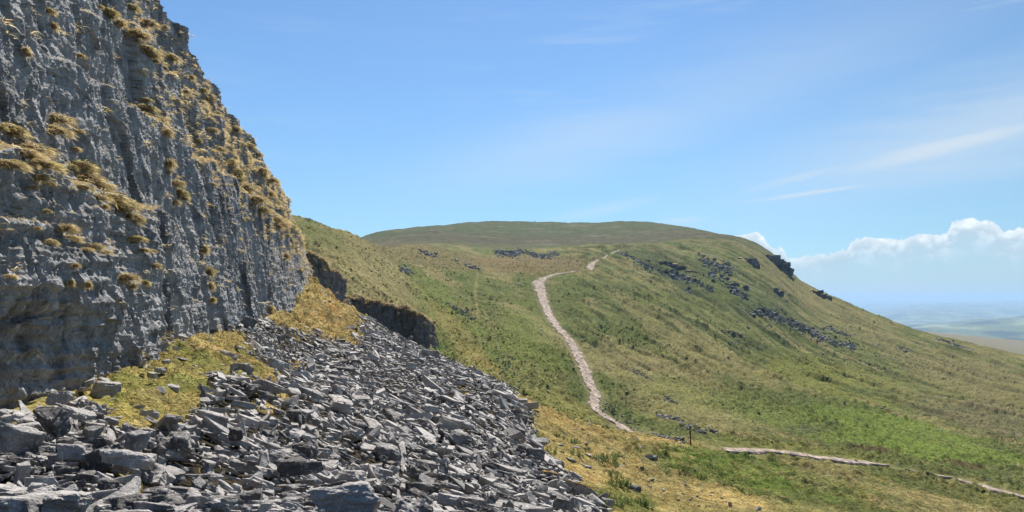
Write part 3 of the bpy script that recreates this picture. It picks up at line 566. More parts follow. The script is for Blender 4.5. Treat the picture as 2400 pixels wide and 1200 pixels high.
# --- scree: every stone placed on the slope, piled in two or three layers
def build_scree():
    rng = np.random.default_rng(11); pts = []
    for (y0, y1, dens) in [(3.5, 12, 66), (12, 26, 44), (26, 46, 28), (46, 82, 18)]:
        x0, x1 = -0.50 * y1 - 1, 0.16 * y1 + 1; n = int((x1 - x0) * (y1 - y0) * dens); x = rng.uniform(x0, x1, n); y = rng.uniform(y0, y1, n)
        a = x / y; k = (a > -0.78) & (a < 0.2); x, y = x[k], y[k]; sm, mo_ = scree_mask(x, y); sm = sm | (mo_ & (rng.random(len(x)) < 0.035)); pts.append(np.c_[x[sm], y[sm]])
    P = np.concatenate(pts); x, y = P.T; n = len(P)
    # streams of coarser and finer stones down the slope
    cz = 1 + 0.35 * fbm(x / 3, y / 5, 3, 301)
    size = np.exp(rng.normal(math.log(0.165), 0.52, n)) * cz * np.interp(y, [4, 12, 30, 60], [0.8, 1.0, 1.15, 1.2]); size = np.clip(size, 0.05, np.interp(y, [5, 12, 25], [.42, .68, 1.0]))
    u, v = proj(x, y, H0(x, y)); m2 = (((u - 620) / 120) ** 2 + ((v - 840) / 60) ** 2 < 1); size = np.where(m2, size * 0.8, size)
    pile = rng.uniform(0, 1, n) * np.interp(y, [4, 15], [0.10, 0.24]) + size * 0.08; z = H0(x, y) + detail(x, y) * 0.4 + 0.16 * fbm(x / 1.6, y / 1.6, 3, 305) + 0.05 + pile
    nn = normal_at(x, y); return x, y, z, size, nn, rng
sx, sy, sz, ss_, snn, rng = build_scree()
su, sv = proj(sx, sy, sz); appar = ss_ / sy; vis = (su > -30) & (su < 2430) & (sv > 600) & (sv < 1225)
order = np.argsort(-(appar * vis)); big = set(order[:262].tolist())
items = []; HI_ME = [mesh_from('scree_stone', V, Fc, 3, [M_SCREE], False) for V, Fc in HI]
LOWM = [hires(LOW[i][0], LOW[i][1], 500 + i, levels=1, amp=0.03) for i in range(0, 40, 2)]
ALLV = LOW + LOWM
SCREE_ST = dict(n=0)
for i in range(len(sx)):
    yaw = rng.normal(-0.75, 0.6); tilt = abs(rng.normal(0, 0.30)); td = rng.uniform(0, 6.28)
    if rng.random() < 0.09: tilt = rng.uniform(0.7, 1.4)
    M = rotm(snn[i], yaw, tilt, td); s = ss_[i]; el = rng.uniform(0.95, 1.8)
    if i in big:
        if tilt > 0.6: tilt = 0.3; M = rotm(snn[i], yaw, tilt, td)
        M = M
        M = M @ np.diag([s * el * 1.1, s * 1.1, s * rng.uniform(0.75, 1.15)]); k = int(rng.integers(len(HI)))
        zx = 'bottom left corner' if su[i] < 330 and sv[i] > 1090 else 'left part' if su[i] < 400 else 'lower middle' if sv[i] > 1080 and su[i] < 900 else 'lower right part' if sv[i] > 1080 else 'middle' if su[i] < 900 else 'right part'
        lb = ('long ' if el > 1.45 else 'broad ' if el > 1.15 else 'stubby ') + 'grey limestone piece lying in the ' + zx + ' of the scree'
        stone_object('scree_stone', None, None, (sx[i], sy[i], sz[i]), M, None, lb, 'stone', 'loose limestone blocks of the scree', HI_ME[k]); SCREE_ST['n'] += 1
    else:
        if sv[i] > 1330 or su[i] < -260: continue
        M = M @ np.diag([s * el, s, s * rng.uniform(0.7, 1.2)]); near = sy[i] < 15
        k = int(rng.integers(len(LOW), len(ALLV))) if near else int(rng.integers(len(LOW)))
        items.append((k, M, np.array((sx[i], sy[i], sz[i])), rng.normal(0, 0.33)))
V, Fc, Tn = merged(items, ALLV); print('scree stones', len(items), 'faces', len(Fc))
link('scree', mesh_from('scree', V, Fc, 3, [M_SCREE], False, tone=Tn), kind='stuff', label='mass of small broken grey limestone covering the slope', category='scree')

# --- stones that stand out, each read off the photograph: (u, v, distance, length, width, height, yaw, tilt, tilt direction, label)
def mossy_mat():
    m = mat_rock('mossy_limestone', (0.10, 0.093, 0.088), (0.37, 0.343, 0.32), (0.72, 0.675, 0.625), 0.4, 0.5, 1.6); t = NT(m.node_tree); b = t.n['Principled BSDF']; old = b.inputs['Base Color'].links[0].from_socket
    geo = t.new('ShaderNodeNewGeometry'); nz = t.new('ShaderNodeSeparateXYZ', {0: geo.outputs['Normal']}).outputs[2]; n = t.noise(geo.outputs['Position'], 3.0, 4, 0.6); n2 = t.noise(geo.outputs['Position'], 22, 3, 0.6)
    f = t.ss(t.m('ADD', nz, t.m('MULTIPLY', t.m('SUBTRACT', n, 0.5), 2.0)), 0.55, 0.8); mc = t.mix(t.ss(n2, .35, .65), (0.2, 0.10, 0.025), (0.40, 0.26, 0.05)); t.l.new(t.mix(f, old, mc), b.inputs['Base Color']); return m
M_MOSSY = mossy_mat()
SPECIAL = [
 (35,1130,5.6,.62,.5,.34,.3,.25,1.2,'big pale-topped block filling the bottom left corner of the scree',0),
 (120,1075,6.6,.62,.42,.46,-.5,.7,.2,'dark tilted boulder beside the pale block at the bottom left',0),
 (182,1040,7.6,.82,.42,.15,-.35,.12,1.5,'flat pale slab lying in front of the cliff foot at the lower left',0),
 (135,1000,9.2,.62,.40,.26,-.2,.3,3.2,'bright angular block right at the foot of the shadowed cliff base',0),
 (332,1052,8.2,.66,.34,.40,-.15,.12,3.1,'squarish block with a dark upright front face left of centre in the scree',0),
 (215,1098,6.9,.42,.3,.16,.5,.25,.2,'layered wedge of rock between the flat slab and the picture bottom',0),
 (318,1130,6.4,.44,.3,.26,.2,.3,5.8,'layered block with split edges near the bottom left of the scree',0),
 (425,1120,6.9,.85,.42,.22,-.95,.3,5.7,'large pale slab sloping down towards the viewer at bottom left of centre',0),
 (300,1190,5.6,.95,.35,.16,.0,.12,0.2,'long pale slab lying along the bottom edge of the picture',0),
 (155,1148,6.0,.42,.26,.18,.3,.2,.2,'small wedge stone in front of the dark tilted boulder',0),
 (580,778,34,1.25,.8,.85,.1,.2,3.4,'blocky grey boulder standing against the foot of the cliff',0),
 (512,848,22,1.75,.95,.42,-.05,.08,4.7,'thick flat slab capped with straw coloured moss in the mossy patch',1),
 (486,893,18.5,1.05,.55,.2,-.1,.28,4.9,'curved pale slab tipping out of the moss below the capped slab',0),
 (430,868,20,.85,.5,.10,.1,.1,4.7,'thin dark slab edge poking out of the moss beside the curved slab',0),
 (430,850,22,.60,.4,.06,.2,.05,0,'thin white flagstone lying flat on the moss',0),
 (255,938,13.2,.62,.44,.36,.4,.2,4.5,'pale-topped boulder in the corner where moss meets the cliff',0),
 (348,832,19.5,.5,.35,.2,.3,.2,4.5,'small pale stone on moss against the cliff',0),
 (655,882,20,.85,.6,.55,.2,.3,4.6,'dark boulder beside the orange moss in the middle of the scree',0),
 (575,882,19,.55,.4,.4,.1,.4,4.6,'dark upright stone at the lower edge of the orange moss',0),
 (415,925,16,.62,.35,.16,.2,.1,0,'bright slab at the right hand edge of the moss patch',0),
 (800,985,17.5,1.75,.55,.22,-.85,.35,5.2,'very long slab sliding down the scree near its middle',0),
 (848,1030,14.5,1.35,.5,.16,-.8,.35,5.4,'long pale slab just below the very long one in mid scree',0),
 (905,1112,12.4,.95,.42,.20,-.6,.35,5.2,'long slab in the lower middle of the scree',0),
 (912,1012,17,1.0,.5,.22,-.75,.5,5.5,'leaning narrow slab right of the two long slabs',0),
 (1070,1022,20,1.35,.55,.26,-.3,.18,5,'pale slab in the right half of the scree',0),
 (1078,930,30,1.15,.75,.4,-.1,.15,4.7,'stone topped with yellow moss in the right of the scree',1),
 (1010,850,50,1.9,1.2,1.0,-.2,.2,4.7,'dark block on the far edge of the scree',0),
 (1345,1183,17.5,1.7,.6,.32,-.25,.15,4.8,'orange mossed slab at the bottom right tip of the scree',1),
 (1275,1150,18.5,1.0,.5,.3,-.2,.2,4.8,'mossy edged block above the orange mossed slab',1),
 (1245,1095,21,1.5,.6,.45,-.3,.2,4.8,'long dark sided block at the lower right edge of the scree',0),
 (1225,1010,30,.9,.5,.55,-.2,.3,4.8,'pale flat faced block at the right margin of the scree',0),
 (700,1180,7.6,.75,.4,.22,-.4,.35,5.2,'pale ridged slab at the bottom edge left of centre',0),
 (980,1170,11.6,.75,.45,.25,-.6,.4,5.3,'tilted plate of rock at the bottom centre of the scree',0),
 (560,1090,8.8,.62,.36,.2,-.4,.3,5,'tilted slab with moss in front of it in the lower left scree',0),
 (700,1030,11.5,.7,.45,.26,-.5,.3,5,'broad grey block left of the long pale slab',0),
 (1360,1058,38,1.9,.8,.4,-.35,.25,5,'weathered slab half sunk in the yellow grass beside the scree',0),
 (1310,1085,34,1.0,.5,.25,-.4,.2,5,'narrow pale stone in the yellow grass beside the scree tip',0),
 (1375,1003,52,.9,.7,.7,.3,.3,5,'dark stone on the grassy brow left of the path end',0),
 (1325,1000,47,1.2,.6,.3,.1,.2,5,'pale low stone on the yellow brow nearest the scree',0),
 (1378,1070,36,1.0,.5,.3,-.4,.3,5,'small grey wedge among green weeds',0),
 (1340,1083,34,1.0,.6,.3,-.1,.15,5,'dark flat stone in yellow grass below the green weeds',0),
 (1370,1096,31,.95,.5,.28,.1,.2,5,'grey stone lying in yellow grass right of the scree tip',0),
 (1478,1147,27,1.45,.6,.34,-.12,.2,5,'long grey stone beside the bushiest weeds at the bottom',0),
 (1500,1056,44,1.2,.7,.5,.2,.3,5,'pale stone in the green hollow above the pair of dark boulders',0),
 (1515,1076,41,1.3,.8,.6,.1,.3,5,'left one of two dark boulders touching in the green hollow',0),
 (1536,1082,40,1.2,.8,.7,.5,.4,5,'right one of two dark boulders touching in the green hollow',0),
 (1835,1172,31,1.1,.5,.25,-.1,.1,5,'long tan rock lying in the grass at the bottom right',1),
 (1715,1188,28,.55,.6,.5,.1,.2,5,'brown lump of rock and turf at the bottom right of centre',1),
 (1780,1197,28,.6,.4,.3,.4,.5,5,'pointed white stone on the bottom edge of the picture',0),
 (1622,1131,33,.42,.3,.12,.1,.1,5,'small white stone on straw grass below the post',0),
 (1603,1150,31,.4,.3,.1,.1,.1,5,'small white stone nearer the bottom edge below the post',0),
 (2180,1177,46,.8,.5,.3,.2,.2,5,'pale stone in rough grass below the stone path at the right',0),
 (2040,1128,50,.8,.4,.2,.1,.1,5,'flat pale stone just below the stone path',0),
 (2366,1077,88,.7,.6,.5,.1,.1,5,'lone white stone on the bright green slope at the right edge',0),
 (1584,1011,70,2.0,.6,.25,-.28,.12,5,'long flat slab on the slope behind the wooden post',0),
 (1617,996,76,.45,.4,.35,.2,.3,5,'small dark boulder on the slope straight behind the post',0),
 (1215,668,180,1.1,.9,.6,.2,.1,5,'small pale boulder on grass left of the path bend',0),
 (1267,777,128,.9,.7,.7,.2,.1,5,'lone grey boulder on the green slope left of the path',0),
 (1070,613,262,2.6,1.8,1.2,.2,.1,5,'pale boulder group edge on the ridge left of the stony patch',0),
 (952,628,165,2.2,1.6,1.1,.1,.2,5,'pale boulder on the upper left green slope',0),
 (1100,792,110,.9,.6,.3,0,.1,5,'small dark stone below the left slope track',0),
]
for j, (u, v, yy, L, Wd, Hh, yaw, tilt, td, lab, mossy) in enumerate(SPECIAL):
    q_ = .50 if j <= 10 else .8 if j <= 23 else .62 if j <= 34 else .52 if j <= 55 else .8
    L *= q_; Wd *= q_; Hh *= q_ * .95
    if yy > 45: x, y, z = ground_at(u, v, yy * 0.8); k = y / yy; L *= min(max(k, .6), 1.5); Wd *= min(max(k, .6), 1.5); Hh *= min(max(k, .6), 1.5)
    else:
        x, y, z = ground_at(u, v, 3.5)
        k = y / yy; L *= k; Wd *= k; Hh *= k
    r = np.random.default_rng(900 + j); Vh, Fh = hull_mesh(rock_pts(r, (1.0, 1.0, 1.0))); S = max(L, .01)
    Vh = Vh * np.array([1, Wd / L, Hh / L]); C, Fa = hires(Vh, Fh, 40 + j, amp=0.03)
    nn = normal_at(np.array([x]), np.array([y]))[0]; M = rotm(nn, yaw, tilt, td) * (L * 1.12)
    me = mesh_from('stone', C, Fa, 3, [M_MOSSY if mossy else (M_SCREE)], False)
    insc = j <= 34
    stone_object('boulder' if Hh / L > 0.38 else 'flat_stone', None, None, (x, y, z + (0.36 if insc and mossy < 2 and y < 60 else 0.0) * (1 if scree_mask(np.array([x]), np.array([y]))[0][0] else 0.2) + Hh * 0.22), M, None, lab, 'boulder' if Hh / L > 0.38 else 'stone', None, me)

SHORT = ['the pale corner block', 'the dark tilted boulder at bottom left', 'the flat pale slab', 'the bright block at the cliff foot', 'the squarish dark fronted block', 'the layered wedge rock', 'the split layered block', 'the large sloping slab at bottom left', 'the long slab on the bottom edge', 'the small wedge stone', 'the block against the cliff foot', 'the moss capped slab', 'the curved slab', 'the thin dark slab edge', 'the white flagstone', 'the boulder in the moss corner', 'the pale stone by the cliff', 'the dark boulder beside orange moss', 'the dark upright stone', 'the bright slab by the moss edge', 'the very long slab', 'the long pale slab', 'the long slab in lower middle', 'the leaning narrow slab', 'the pale slab at right', 'the yellow mossed stone', 'the dark block on the far edge', 'the orange mossed slab', 'the mossy edged block', 'the long dark sided block', 'the pale flat faced block', 'the pale ridged slab', 'the tilted plate of rock', 'the tilted slab with moss', 'the broad grey block']
seen = {}
for o in list(sc.objects):
    if o.get('group') != 'loose limestone blocks of the scree': continue
    u, v = proj(*o.location); k = min(range(len(SHORT)), key=lambda j: (SPECIAL[j][0] - u) ** 2 + (1.3 * (SPECIAL[j][1] - v)) ** 2); du, dv = u - SPECIAL[k][0], v - SPECIAL[k][1]; dist = math.hypot(du, dv)
    side = ('below ' if dv > 0 else 'above ') if abs(dv) > abs(du) * .8 else ('right of ' if du > 0 else 'left of ')
    near = 'touching and ' if dist < 35 else 'just ' if dist < 70 else 'a little way ' if dist < 120 else 'well '
    o['label'] = o['label'].split(' lying')[0] + ' ' + near + side + SHORT[k]; seen[o['label']] = seen.get(o['label'], 0) + 1
print('scree labels', len(seen), 'max share', max(seen.values()))

# ------------------------------------------------------------------ blades, cushions and leaves
def blades(P, D, L, Wd, bend, droop, col, seg=2, rng=None):
    """P base points, D unit directions, L lengths; each blade a curved strip"""
    n = len(P); side = np.cross(D, rng.normal(size=(n, 3))); side /= np.linalg.norm(side, axis=1)[:, None] + 1e-9
    V = []; C = []
    for k in range(seg + 1):
        f = k / seg; c = P + D * (L * f)[:, None] + bend * (L * f * f)[:, None]; c[:, 2] -= droop * L * f * f
        w_ = (Wd * (1 - f * 0.75) * 0.5)[:, None]
        if k < seg: V += [c - side * w_, c + side * w_]; C += [col * (0.75 + 0.3 * f)] * 2
        else: V += [c]; C += [col * 1.05]
    nv = len(V); V = np.stack(V, 1).reshape(-1, 3); C = np.stack(C, 1).reshape(-1, 3); o = (np.arange(n) * nv)[:, None]
    F3 = []
    for k in range(seg - 1): F3 += [[2 * k, 2 * k + 1, 2 * k + 3], [2 * k, 2 * k + 3, 2 * k + 2]]
    F3 += [[2 * seg - 2, 2 * seg - 1, 2 * seg]]
    return V, (o[:, None, :] + np.array(F3)[None]).reshape(-1, 3), C
def unit(a): return a / (np.linalg.norm(a, axis=-1, keepdims=True) + 1e-9)
STRAW = np.array([[.82,.67,.37],[.90,.79,.54],[.74,.54,.27],[.74,.61,.25],[.52,.36,.19]])
def tuft_mesh(seed, n=950, green=0.0):
    """a hanging cushion of dead grass, about 1 m across; +X points out from the rock"""
    r = np.random.default_rng(seed); th = r.uniform(0, 6.283, n); q = np.sqrt(r.uniform(0, 1, n)); lob = 1 + 0.35 * np.sin(th * 2 + seed) + 0.25 * np.sin(th * 5 + 2 * seed)
    P = np.stack([0.26 * q * np.cos(th) * lob, 0.34 * q * np.sin(th) * lob, 0.13 * (1 - q ** 2) * lob + r.uniform(-.30, .04, n)], 1)
    D = unit(np.stack([np.cos(th) * q + 0.3, np.sin(th) * q, 0.75 - 0.8 * q], 1) + r.normal(0, .42, (n, 3)))
    L = r.uniform(.07, .21, n) * (1 + .6 * (r.random(n) < .10)); col = STRAW[r.integers(0, 5, n)] * r.uniform(.8, 1.15, (n, 1)); g = r.random(n) < green; col[g] = np.array([.30, .30, .06])
    V, F3, C = blades(P, D, L, r.uniform(.012, .024, n), unit(np.stack([np.cos(th), np.sin(th), 0 * th], 1)) * 0.25, 0.6, col, 3, r)
    # dark peaty heart under the blades
    bm = bmesh.new(); bmesh.ops.create_icosphere(bm, subdivisions=2, radius=1.0); B = np.array([v.co[:] for v in bm.verts]); BF = np.array([[v.index for v in f.verts] for f in bm.faces]); bm.free()
    B = B * np.array([.22, .29, .17]) * (1 + .2 * fbm(B[:, 0] * 2 + seed, B[:, 1] * 2 + B[:, 2], 2, seed))[:, None] + np.array([0, 0, -.06])
    return mesh_from('grass_tuft', np.r_[V, B], np.r_[F3, BF + len(V)], 3, [M_BLADE], False, np.r_[C, np.tile([.24, .16, .08], (len(B), 1))])
TUFTS = [tuft_mesh(600 + i, green=(0.25 if i % 3 == 0 else 0.05)) for i in range(6)]
def zfine(x, y): return H0(x, y) + detail(x, y)
# look-up of the visible cliff surface
def surf_lookup(VV):
    u, v = proj(VV[..., 0], VV[..., 1], VV[..., 2]); return u.ravel(), v.ravel(), VV.reshape(-1, 3)
cu, cv_, cV = surf_lookup(VC[:800]); okm = (cu > -60) & (cu < 760) & (cv_ > -60) & (cv_ < 1050); cu, cv_, cV = cu[okm], cv_[okm], cV[okm]
def cliff_at(u, v):
    k = np.where((np.abs(cu - u) < 7) & (np.abs(cv_ - v) < 7))[0]
    return None if not len(k) else cV[k[np.argmin(cV[k, 1])]]
TP = [(30,300,90,60),(70,330,110,70),(20,370,80,50),(90,370,100,60),(58,345,90,50),(120,372,70,50),(100,402,50,40),(130,265,80,60),(125,290,80,50),(190,372,80,60),(200,400,100,70),(235,420,90,60),(262,448,90,55),(290,475,70,50),(315,495,50,55),(330,510,30,30),
(150,520,60,50),(165,545,60,40),(120,555,50,35),(225,565,45,40),(250,580,30,25),(320,550,50,35),(340,575,40,25),(20,640,50,15),(165,650,25,35),(210,665,20,45),(300,635,55,50),(340,650,30,30),(180,615,25,25),(370,620,30,30),
(345,240,50,40),(370,265,50,45),(395,295,35,40),(340,225,30,20),(400,375,35,50),(415,415,50,40),(430,440,45,45),(415,465,30,30),(480,580,25,50),(490,620,25,50),(497,660,25,50),(500,690,20,30),(640,710,15,40),
(120,25,35,30),(130,50,25,40),(260,20,50,40),(280,40,40,40),(330,75,70,40),(345,100,60,40),(360,125,50,30),(405,130,50,35),(310,15,40,30),(350,40,60,30),(545,370,40,40),(560,395,50,50),(580,422,60,50),(600,452,55,45),(620,480,50,40),(650,500,50,40),(668,520,50,40),(688,532,30,30),
(520,340,40,30),(620,390,50,30),(640,410,40,30),(675,590,25,35),(640,450,30,30),(590,330,40,30),(560,300,40,25),(490,230,30,30),(480,200,30,25),(440,215,30,25),(450,170,25,25),(470,330,25,25),(500,300,30,25),(655,470,30,25),(610,350,30,25),(60,110,24,30),(70,130,20,24),(190,120,26,18),(505,430,24,20),(515,255,24,20)]
_r = random.Random(3); _N = len(TP)
for (u, v, wp, hp) in list(TP):
    if wp + hp >= 80:
        for _ in range(1): a_ = _r.uniform(-1, 1); TP.append((u + a_ * wp * .75 + _r.uniform(-8, 8), v + a_ * hp * .7 + _r.uniform(-.1, .6) * hp, wp * _r.uniform(.3, .55), hp * _r.uniform(.3, .6)))
TLAB = {0:'straw grass tuft at the left end of the big grassy ledge',7:'domed golden tuft on its own above the big grassy ledge',10:'broadest golden tuft in the middle of the lower ledge',14:'last hanging tuft at the right end of the lower ledge',30:'upper tuft of the three on the smooth central face',32:'lowest of the three tufts on the smooth central face',36:'round brown tuft hanging over a dark hole in the centre of the cliff',26:'pale tuft alone on the lower grey wall',23:'thin dry tuft at the left edge low on the cliff',42:'narrow tuft in a slot at the cliff foot by the mossy shelf'}
rg = np.random.default_rng(77); placed = 0
for i, (u, v, wp, hp) in enumerate(TP):
    p = cliff_at(u, v + hp * 0.15)
    if p is None: continue
    y = p[1]; s = 0.5 * (wp + hp) / F * y * 0.98; o = link('grass_tuft', TUFTS[i % 6], label=TLAB.get(i, 'small clump of dry grass beside a bigger tuft ' + ('on the left half of the cliff' if u < 340 else 'on the right half of the cliff') if i >= _N else 'tuft of dry straw coloured grass ' + ('on the big left ledge of the cliff' if i < 16 else 'on the grey wall below the big ledge' if i < 30 else 'on the smooth central cliff face' if i < 43 else 'near the top of the cliff' if i < 53 else 'along the far upper edge of the cliff')), category='grass tuft', group='tufts of dry grass on the cliff')
    o.location = (p[0] + 0.05, p[1] - 0.03, p[2]); o.scale = (s, s * 1.1 * wp / max(hp, wp * 0.7), s * min(1.3, max(.75, 1.05 * hp / wp))); o.rotation_euler = (0, 0, rg.uniform(-.7, .0)); placed += 1
print('tufts', placed)
ORD = ['first', 'second', 'third', 'fourth', 'fifth', 'sixth', 'seventh', 'eighth', 'ninth', 'tenth', 'eleventh', 'twelfth', 'thirteenth', 'fourteenth', 'fifteenth', 'sixteenth', 'seventeenth', 'eighteenth', 'nineteenth', 'twentieth']
zones = {}
for o in sc.objects:
    if o.get('category') == 'grass tuft' and o['label'].startswith('tuft of dry straw'): zones.setdefault(o['label'], []).append(o)
for lb, os_ in zones.items():
    os_.sort(key=lambda o: proj(*o.location)[0])
    for n_, o in enumerate(os_):
        m_ = len(os_); o['label'] = (ORD[n_] + ' dry grass tuft from the left ' if n_ < m_ / 2 else ORD[m_ - 1 - n_] + ' dry grass tuft from the right ') + lb[len('tuft of dry straw coloured grass '):]
# small dead grass growing on every ledge and along the rim: nobody could count it
def ledge_grass():
    r = np.random.default_rng(5); G = VC[:800]; dx = np.gradient(G, axis=1); dy = np.gradient(G, axis=0); N = unit(np.cross(dx, dy)); N *= np.where(N[..., 0:1] * 1.0 < 0, -1, 1)
    X, Y, Z = G[..., 0], G[..., 1], G[..., 2]; up = np.abs(N[..., 2]) ; u, v = proj(X, Y, Z)
    band = np.exp(-((v - (0.0 + 1.05 * (u - 330) + 150)) / 95) ** 2) * (u > 300) + 0.8 * np.exp(-((v - (560 + 0.0 * u - (700 - u) * 1.28)) / 60) ** 2) * (u > 470) + .5 * (np.abs(u - 487) < 14) * (v > 520) * (v < 700)
    wgt = sstep(up, 0.5, 0.85) * (0.10 + 1.6 * band * sstep(fbm(Y / 1.2, Z / 1.2, 3, 401), -0.25, 0.35)) * (0.5 + Z / 10).clip(.2, 1.6) * (Y < 78)
    area = np.linalg.norm(np.cross(dx, dy), axis=-1); pr = (wgt * area).ravel(); pr[~np.isfinite(pr)] = 0; pr /= pr.sum()
    nt = 6500; idx = r.choice(len(pr), nt, p=pr); base = G.reshape(-1, 3)[idx]; nb = 16; P = np.repeat(base, nb, 0) + r.normal(0, .07, (nt * nb, 3)) * np.array([1, 1.3, .5])
    n = nt * nb; th = r.uniform(-1.9, 1.9, n); D = unit(np.stack([np.cos(th) * .8 + .3, np.sin(th) * .8, r.uniform(.1, 1.0, n)], 1)); col = STRAW[r.integers(0, 5, n)] * r.uniform(.75, 1.1, (n, 1))
    V, F3, C = blades(P, D, r.uniform(.12, .30, n), r.uniform(.012, .026, n) * np.interp(P[:, 1], [12, 60], [.8, 1.9]), D * 0, .8, col, 2, r); return V, F3, C
V, F3, C = ledge_grass(); link('ledge_grass', mesh_from('ledge_grass', V, F3, 3, [M_BLADE], False, C), kind='stuff', label='thin dry grass growing along the ledges and rim of the cliff', category='grass')

def crag_fringe(VV, nt, seed):
    r = np.random.default_rng(seed); nr_ = VV.shape[0]; nc_ = VV.shape[1]; capi = nr_ - 26
    rows = np.where(r.random(nt) < .72, r.integers(capi - 10, nr_, nt), r.integers(int(capi * .35), capi, nt)); cols = r.integers(0, nc_, nt); ok = (rows > capi - 12) | (fbm(cols / 26.0, rows / 22.0, 2, 31) > .3)
    base = VV[rows[ok], cols[ok]]; nb = 14; P = np.repeat(base, nb, 0) + r.normal(0, .12, (len(base) * nb, 3)) * np.array([1, 1, .5]); n = len(P); th = r.uniform(0, 6.28, n)
    D = unit(np.stack([np.cos(th) * .8 + .2, np.sin(th) * .8 - .3, r.uniform(.1, 1, n)], 1)); col = STRAW[r.integers(0, 5, n)] * r.uniform(.6, .95, (n, 1)); return blades(P, D, r.uniform(.2, .42, n), r.uniform(.04, .07, n), D * 0, .8, col, 2, r)
for VV, nt, sd0, lb in [(CRAGV[0], 1700, 51, 'straw grass hanging over the dark buttress'), (CRAGV[1], 350, 52, 'straw grass around the narrow rock step')]:
    V, F3, C = crag_fringe(VV, nt, sd0); link('ledge_grass', mesh_from('ledge_grass', V, F3, 3, [M_BLADE], False, C), kind='stuff', label=lb, category='grass')
# dark rushes and tussocks that stipple the slopes
def rushes():
    r = np.random.default_rng(33); N = 90000; y = np.exp(r.uniform(math.log(48), math.log(330), N)); u = r.uniform(700, 2450, N); x = (u - U0) / F * y
    sm, mo = scree_mask(x, y); uu, vv = proj(x, y, H0(x, y)); pr = .34 + .95 * fbm(x / 16, y / 22, 3, 501) + .75 * perlin((x * .947 + y * .32) / 2.6, (-x * .32 + y * .947) / 34, 503); pr += .3 * (uu < 1400) * (vv > 600) + .35 * np.exp(-(((uu - 1500) / 150) ** 2 + ((vv - 740) / 80) ** 2)); pr -= .5 * (vv > 900) * (uu > 1500) + .28 * (uu > 1750) + .25 * (uu > 1380) * (uu <= 1750)
    k = (r.random(N) < pr) & ~sm & ~mo & (path_mask(x, y) < .05); x, y = x[k], y[k]; n = len(x); z = zfine(x, y); w_ = r.uniform(.10, .26, n) * np.interp(y, [50, 300], [.75, 1.5]); h = w_ * r.uniform(.35, .6, n); V = []
    for a_ in range(5):
        t_ = a_ * 1.2566 + r.uniform(0, .6, n); V.append(np.stack([x + np.cos(t_) * w_ * r.uniform(.7, 1.2, n), y + np.sin(t_) * w_ * .7, z - .06], 1))
    V.append(np.stack([x + r.normal(0, .04, n), y - w_ * .35, z + h], 1)); V = np.stack(V, 1).reshape(-1, 3); o = (np.arange(n) * 6)[:, None, None]; Fc = (o + np.array([[i, (i + 1) % 5, 5] for i in range(5)])[None]).reshape(-1, 3)
    c = ground_colour(x, y, H0(x, y)) * .60 * r.uniform(.6, 1.25, (n, 1)); c = c * np.array([.92, 1.0, .85]); return V, Fc, np.repeat(c, 6, 0)
V, F3, C = rushes(); print('rushes', len(V)); link('tussocks', mesh_from('tussocks', V, F3, 3, [M_MOSS], True, C), kind='stuff', label='dark rushy tussocks stippling the grassy slopes', category='tussocks')
# moss cushions on the shelves beside the cliff and between the stones
def moss_stuff():
    r = np.random.default_rng(21); x = r.uniform(-19, 2, 260000); y = np.exp(r.uniform(math.log(6), math.log(80), 260000)); a = x / y; k = (a < 0.05) & (a > -.75); x, y = x[k], y[k]; _, mo = scree_mask(x, y); x, y = x[mo], y[mo]
    keep = r.random(len(x)) < np.clip(y / 30, .25, 1); x, y = x[keep], y[keep]; n = len(x)
    z = zfine(x, y) + moss_lump(x, y); lowl = np.clip(moss_lump(x, y) / .12, .35, 1.1)[:, None]
    c = ground_colour(x, y, H0(x, y)) * r.uniform(.6, 1.25, (n, 1)); dryb = sstep(perlin(x / .6, y / .8, 95), .15, .5)[:, None]; c = c * (1 - .5 * dryb) + np.array([.2, .11, .04]) * .5 * dryb; P = np.c_[x, y, z]; D = unit(np.c_[r.normal(0, .55, n), r.normal(0, .55, n), r.uniform(.3, 1, n)])
    return blades(P, D, r.uniform(.05, .11, n) * np.interp(y, [10, 50], [.8, 1.5]), r.uniform(.02, .035, n) * np.interp(y, [10, 50], [.7, 1.8]), D * 0, .3, c, 1, r)
V, F3, C = moss_stuff(); print('moss', len(V)); link('moss', mesh_from('moss', V, F3, 3, [M_MOSS], False, C), kind='stuff', label='golden and green moss covering the shelf at the foot of the cliff', category='moss')
# rough yellow and green grass on the near brow and hollow
def near_grass():
    r = np.random.default_rng(22); N = 150000; y = np.exp(r.uniform(math.log(15), math.log(120), N)); u = r.uniform(980, 2450, N); x = (u - U0) / F * y; sm, mo = scree_mask(x, y); k = ~sm & ~mo & (path_mask(x, y) < .2)
    x, y = x[k], y[k]; cl = fbm(x / .7, y / .9, 3, 411); k = cl > r.uniform(-.6, .6, len(x)); x, y = x[k], y[k]; nb = 3; x = np.repeat(x, nb) + r.normal(0, .06, len(x) * nb); y = np.repeat(y, nb) + r.normal(0, .06, len(y) * nb); n = len(x)
    z = zfine(x, y) - .01; c = ground_colour(x, y, H0(x, y)) * r.uniform(.7, 1.35, (n, 1)); D = unit(np.c_[r.normal(.25, .5, n), r.normal(-.3, .5, n), r.uniform(.35, 1, n)])
    return blades(np.c_[x, y, z], D, r.uniform(.09, .22, n) * np.interp(y, [20, 100], [.8, 1.6]), r.uniform(.018, .032, n) * np.interp(y, [20, 100], [.8, 3.2]), D * 0, .45, c, 1, r)
V, F3, C = near_grass(); print('grass', len(V)); link('rough_grass', mesh_from('rough_grass', V, F3, 3, [M_BLADE], False, C), kind='stuff', label='rough yellow and green grass on the brow and in the hollow', category='grass')
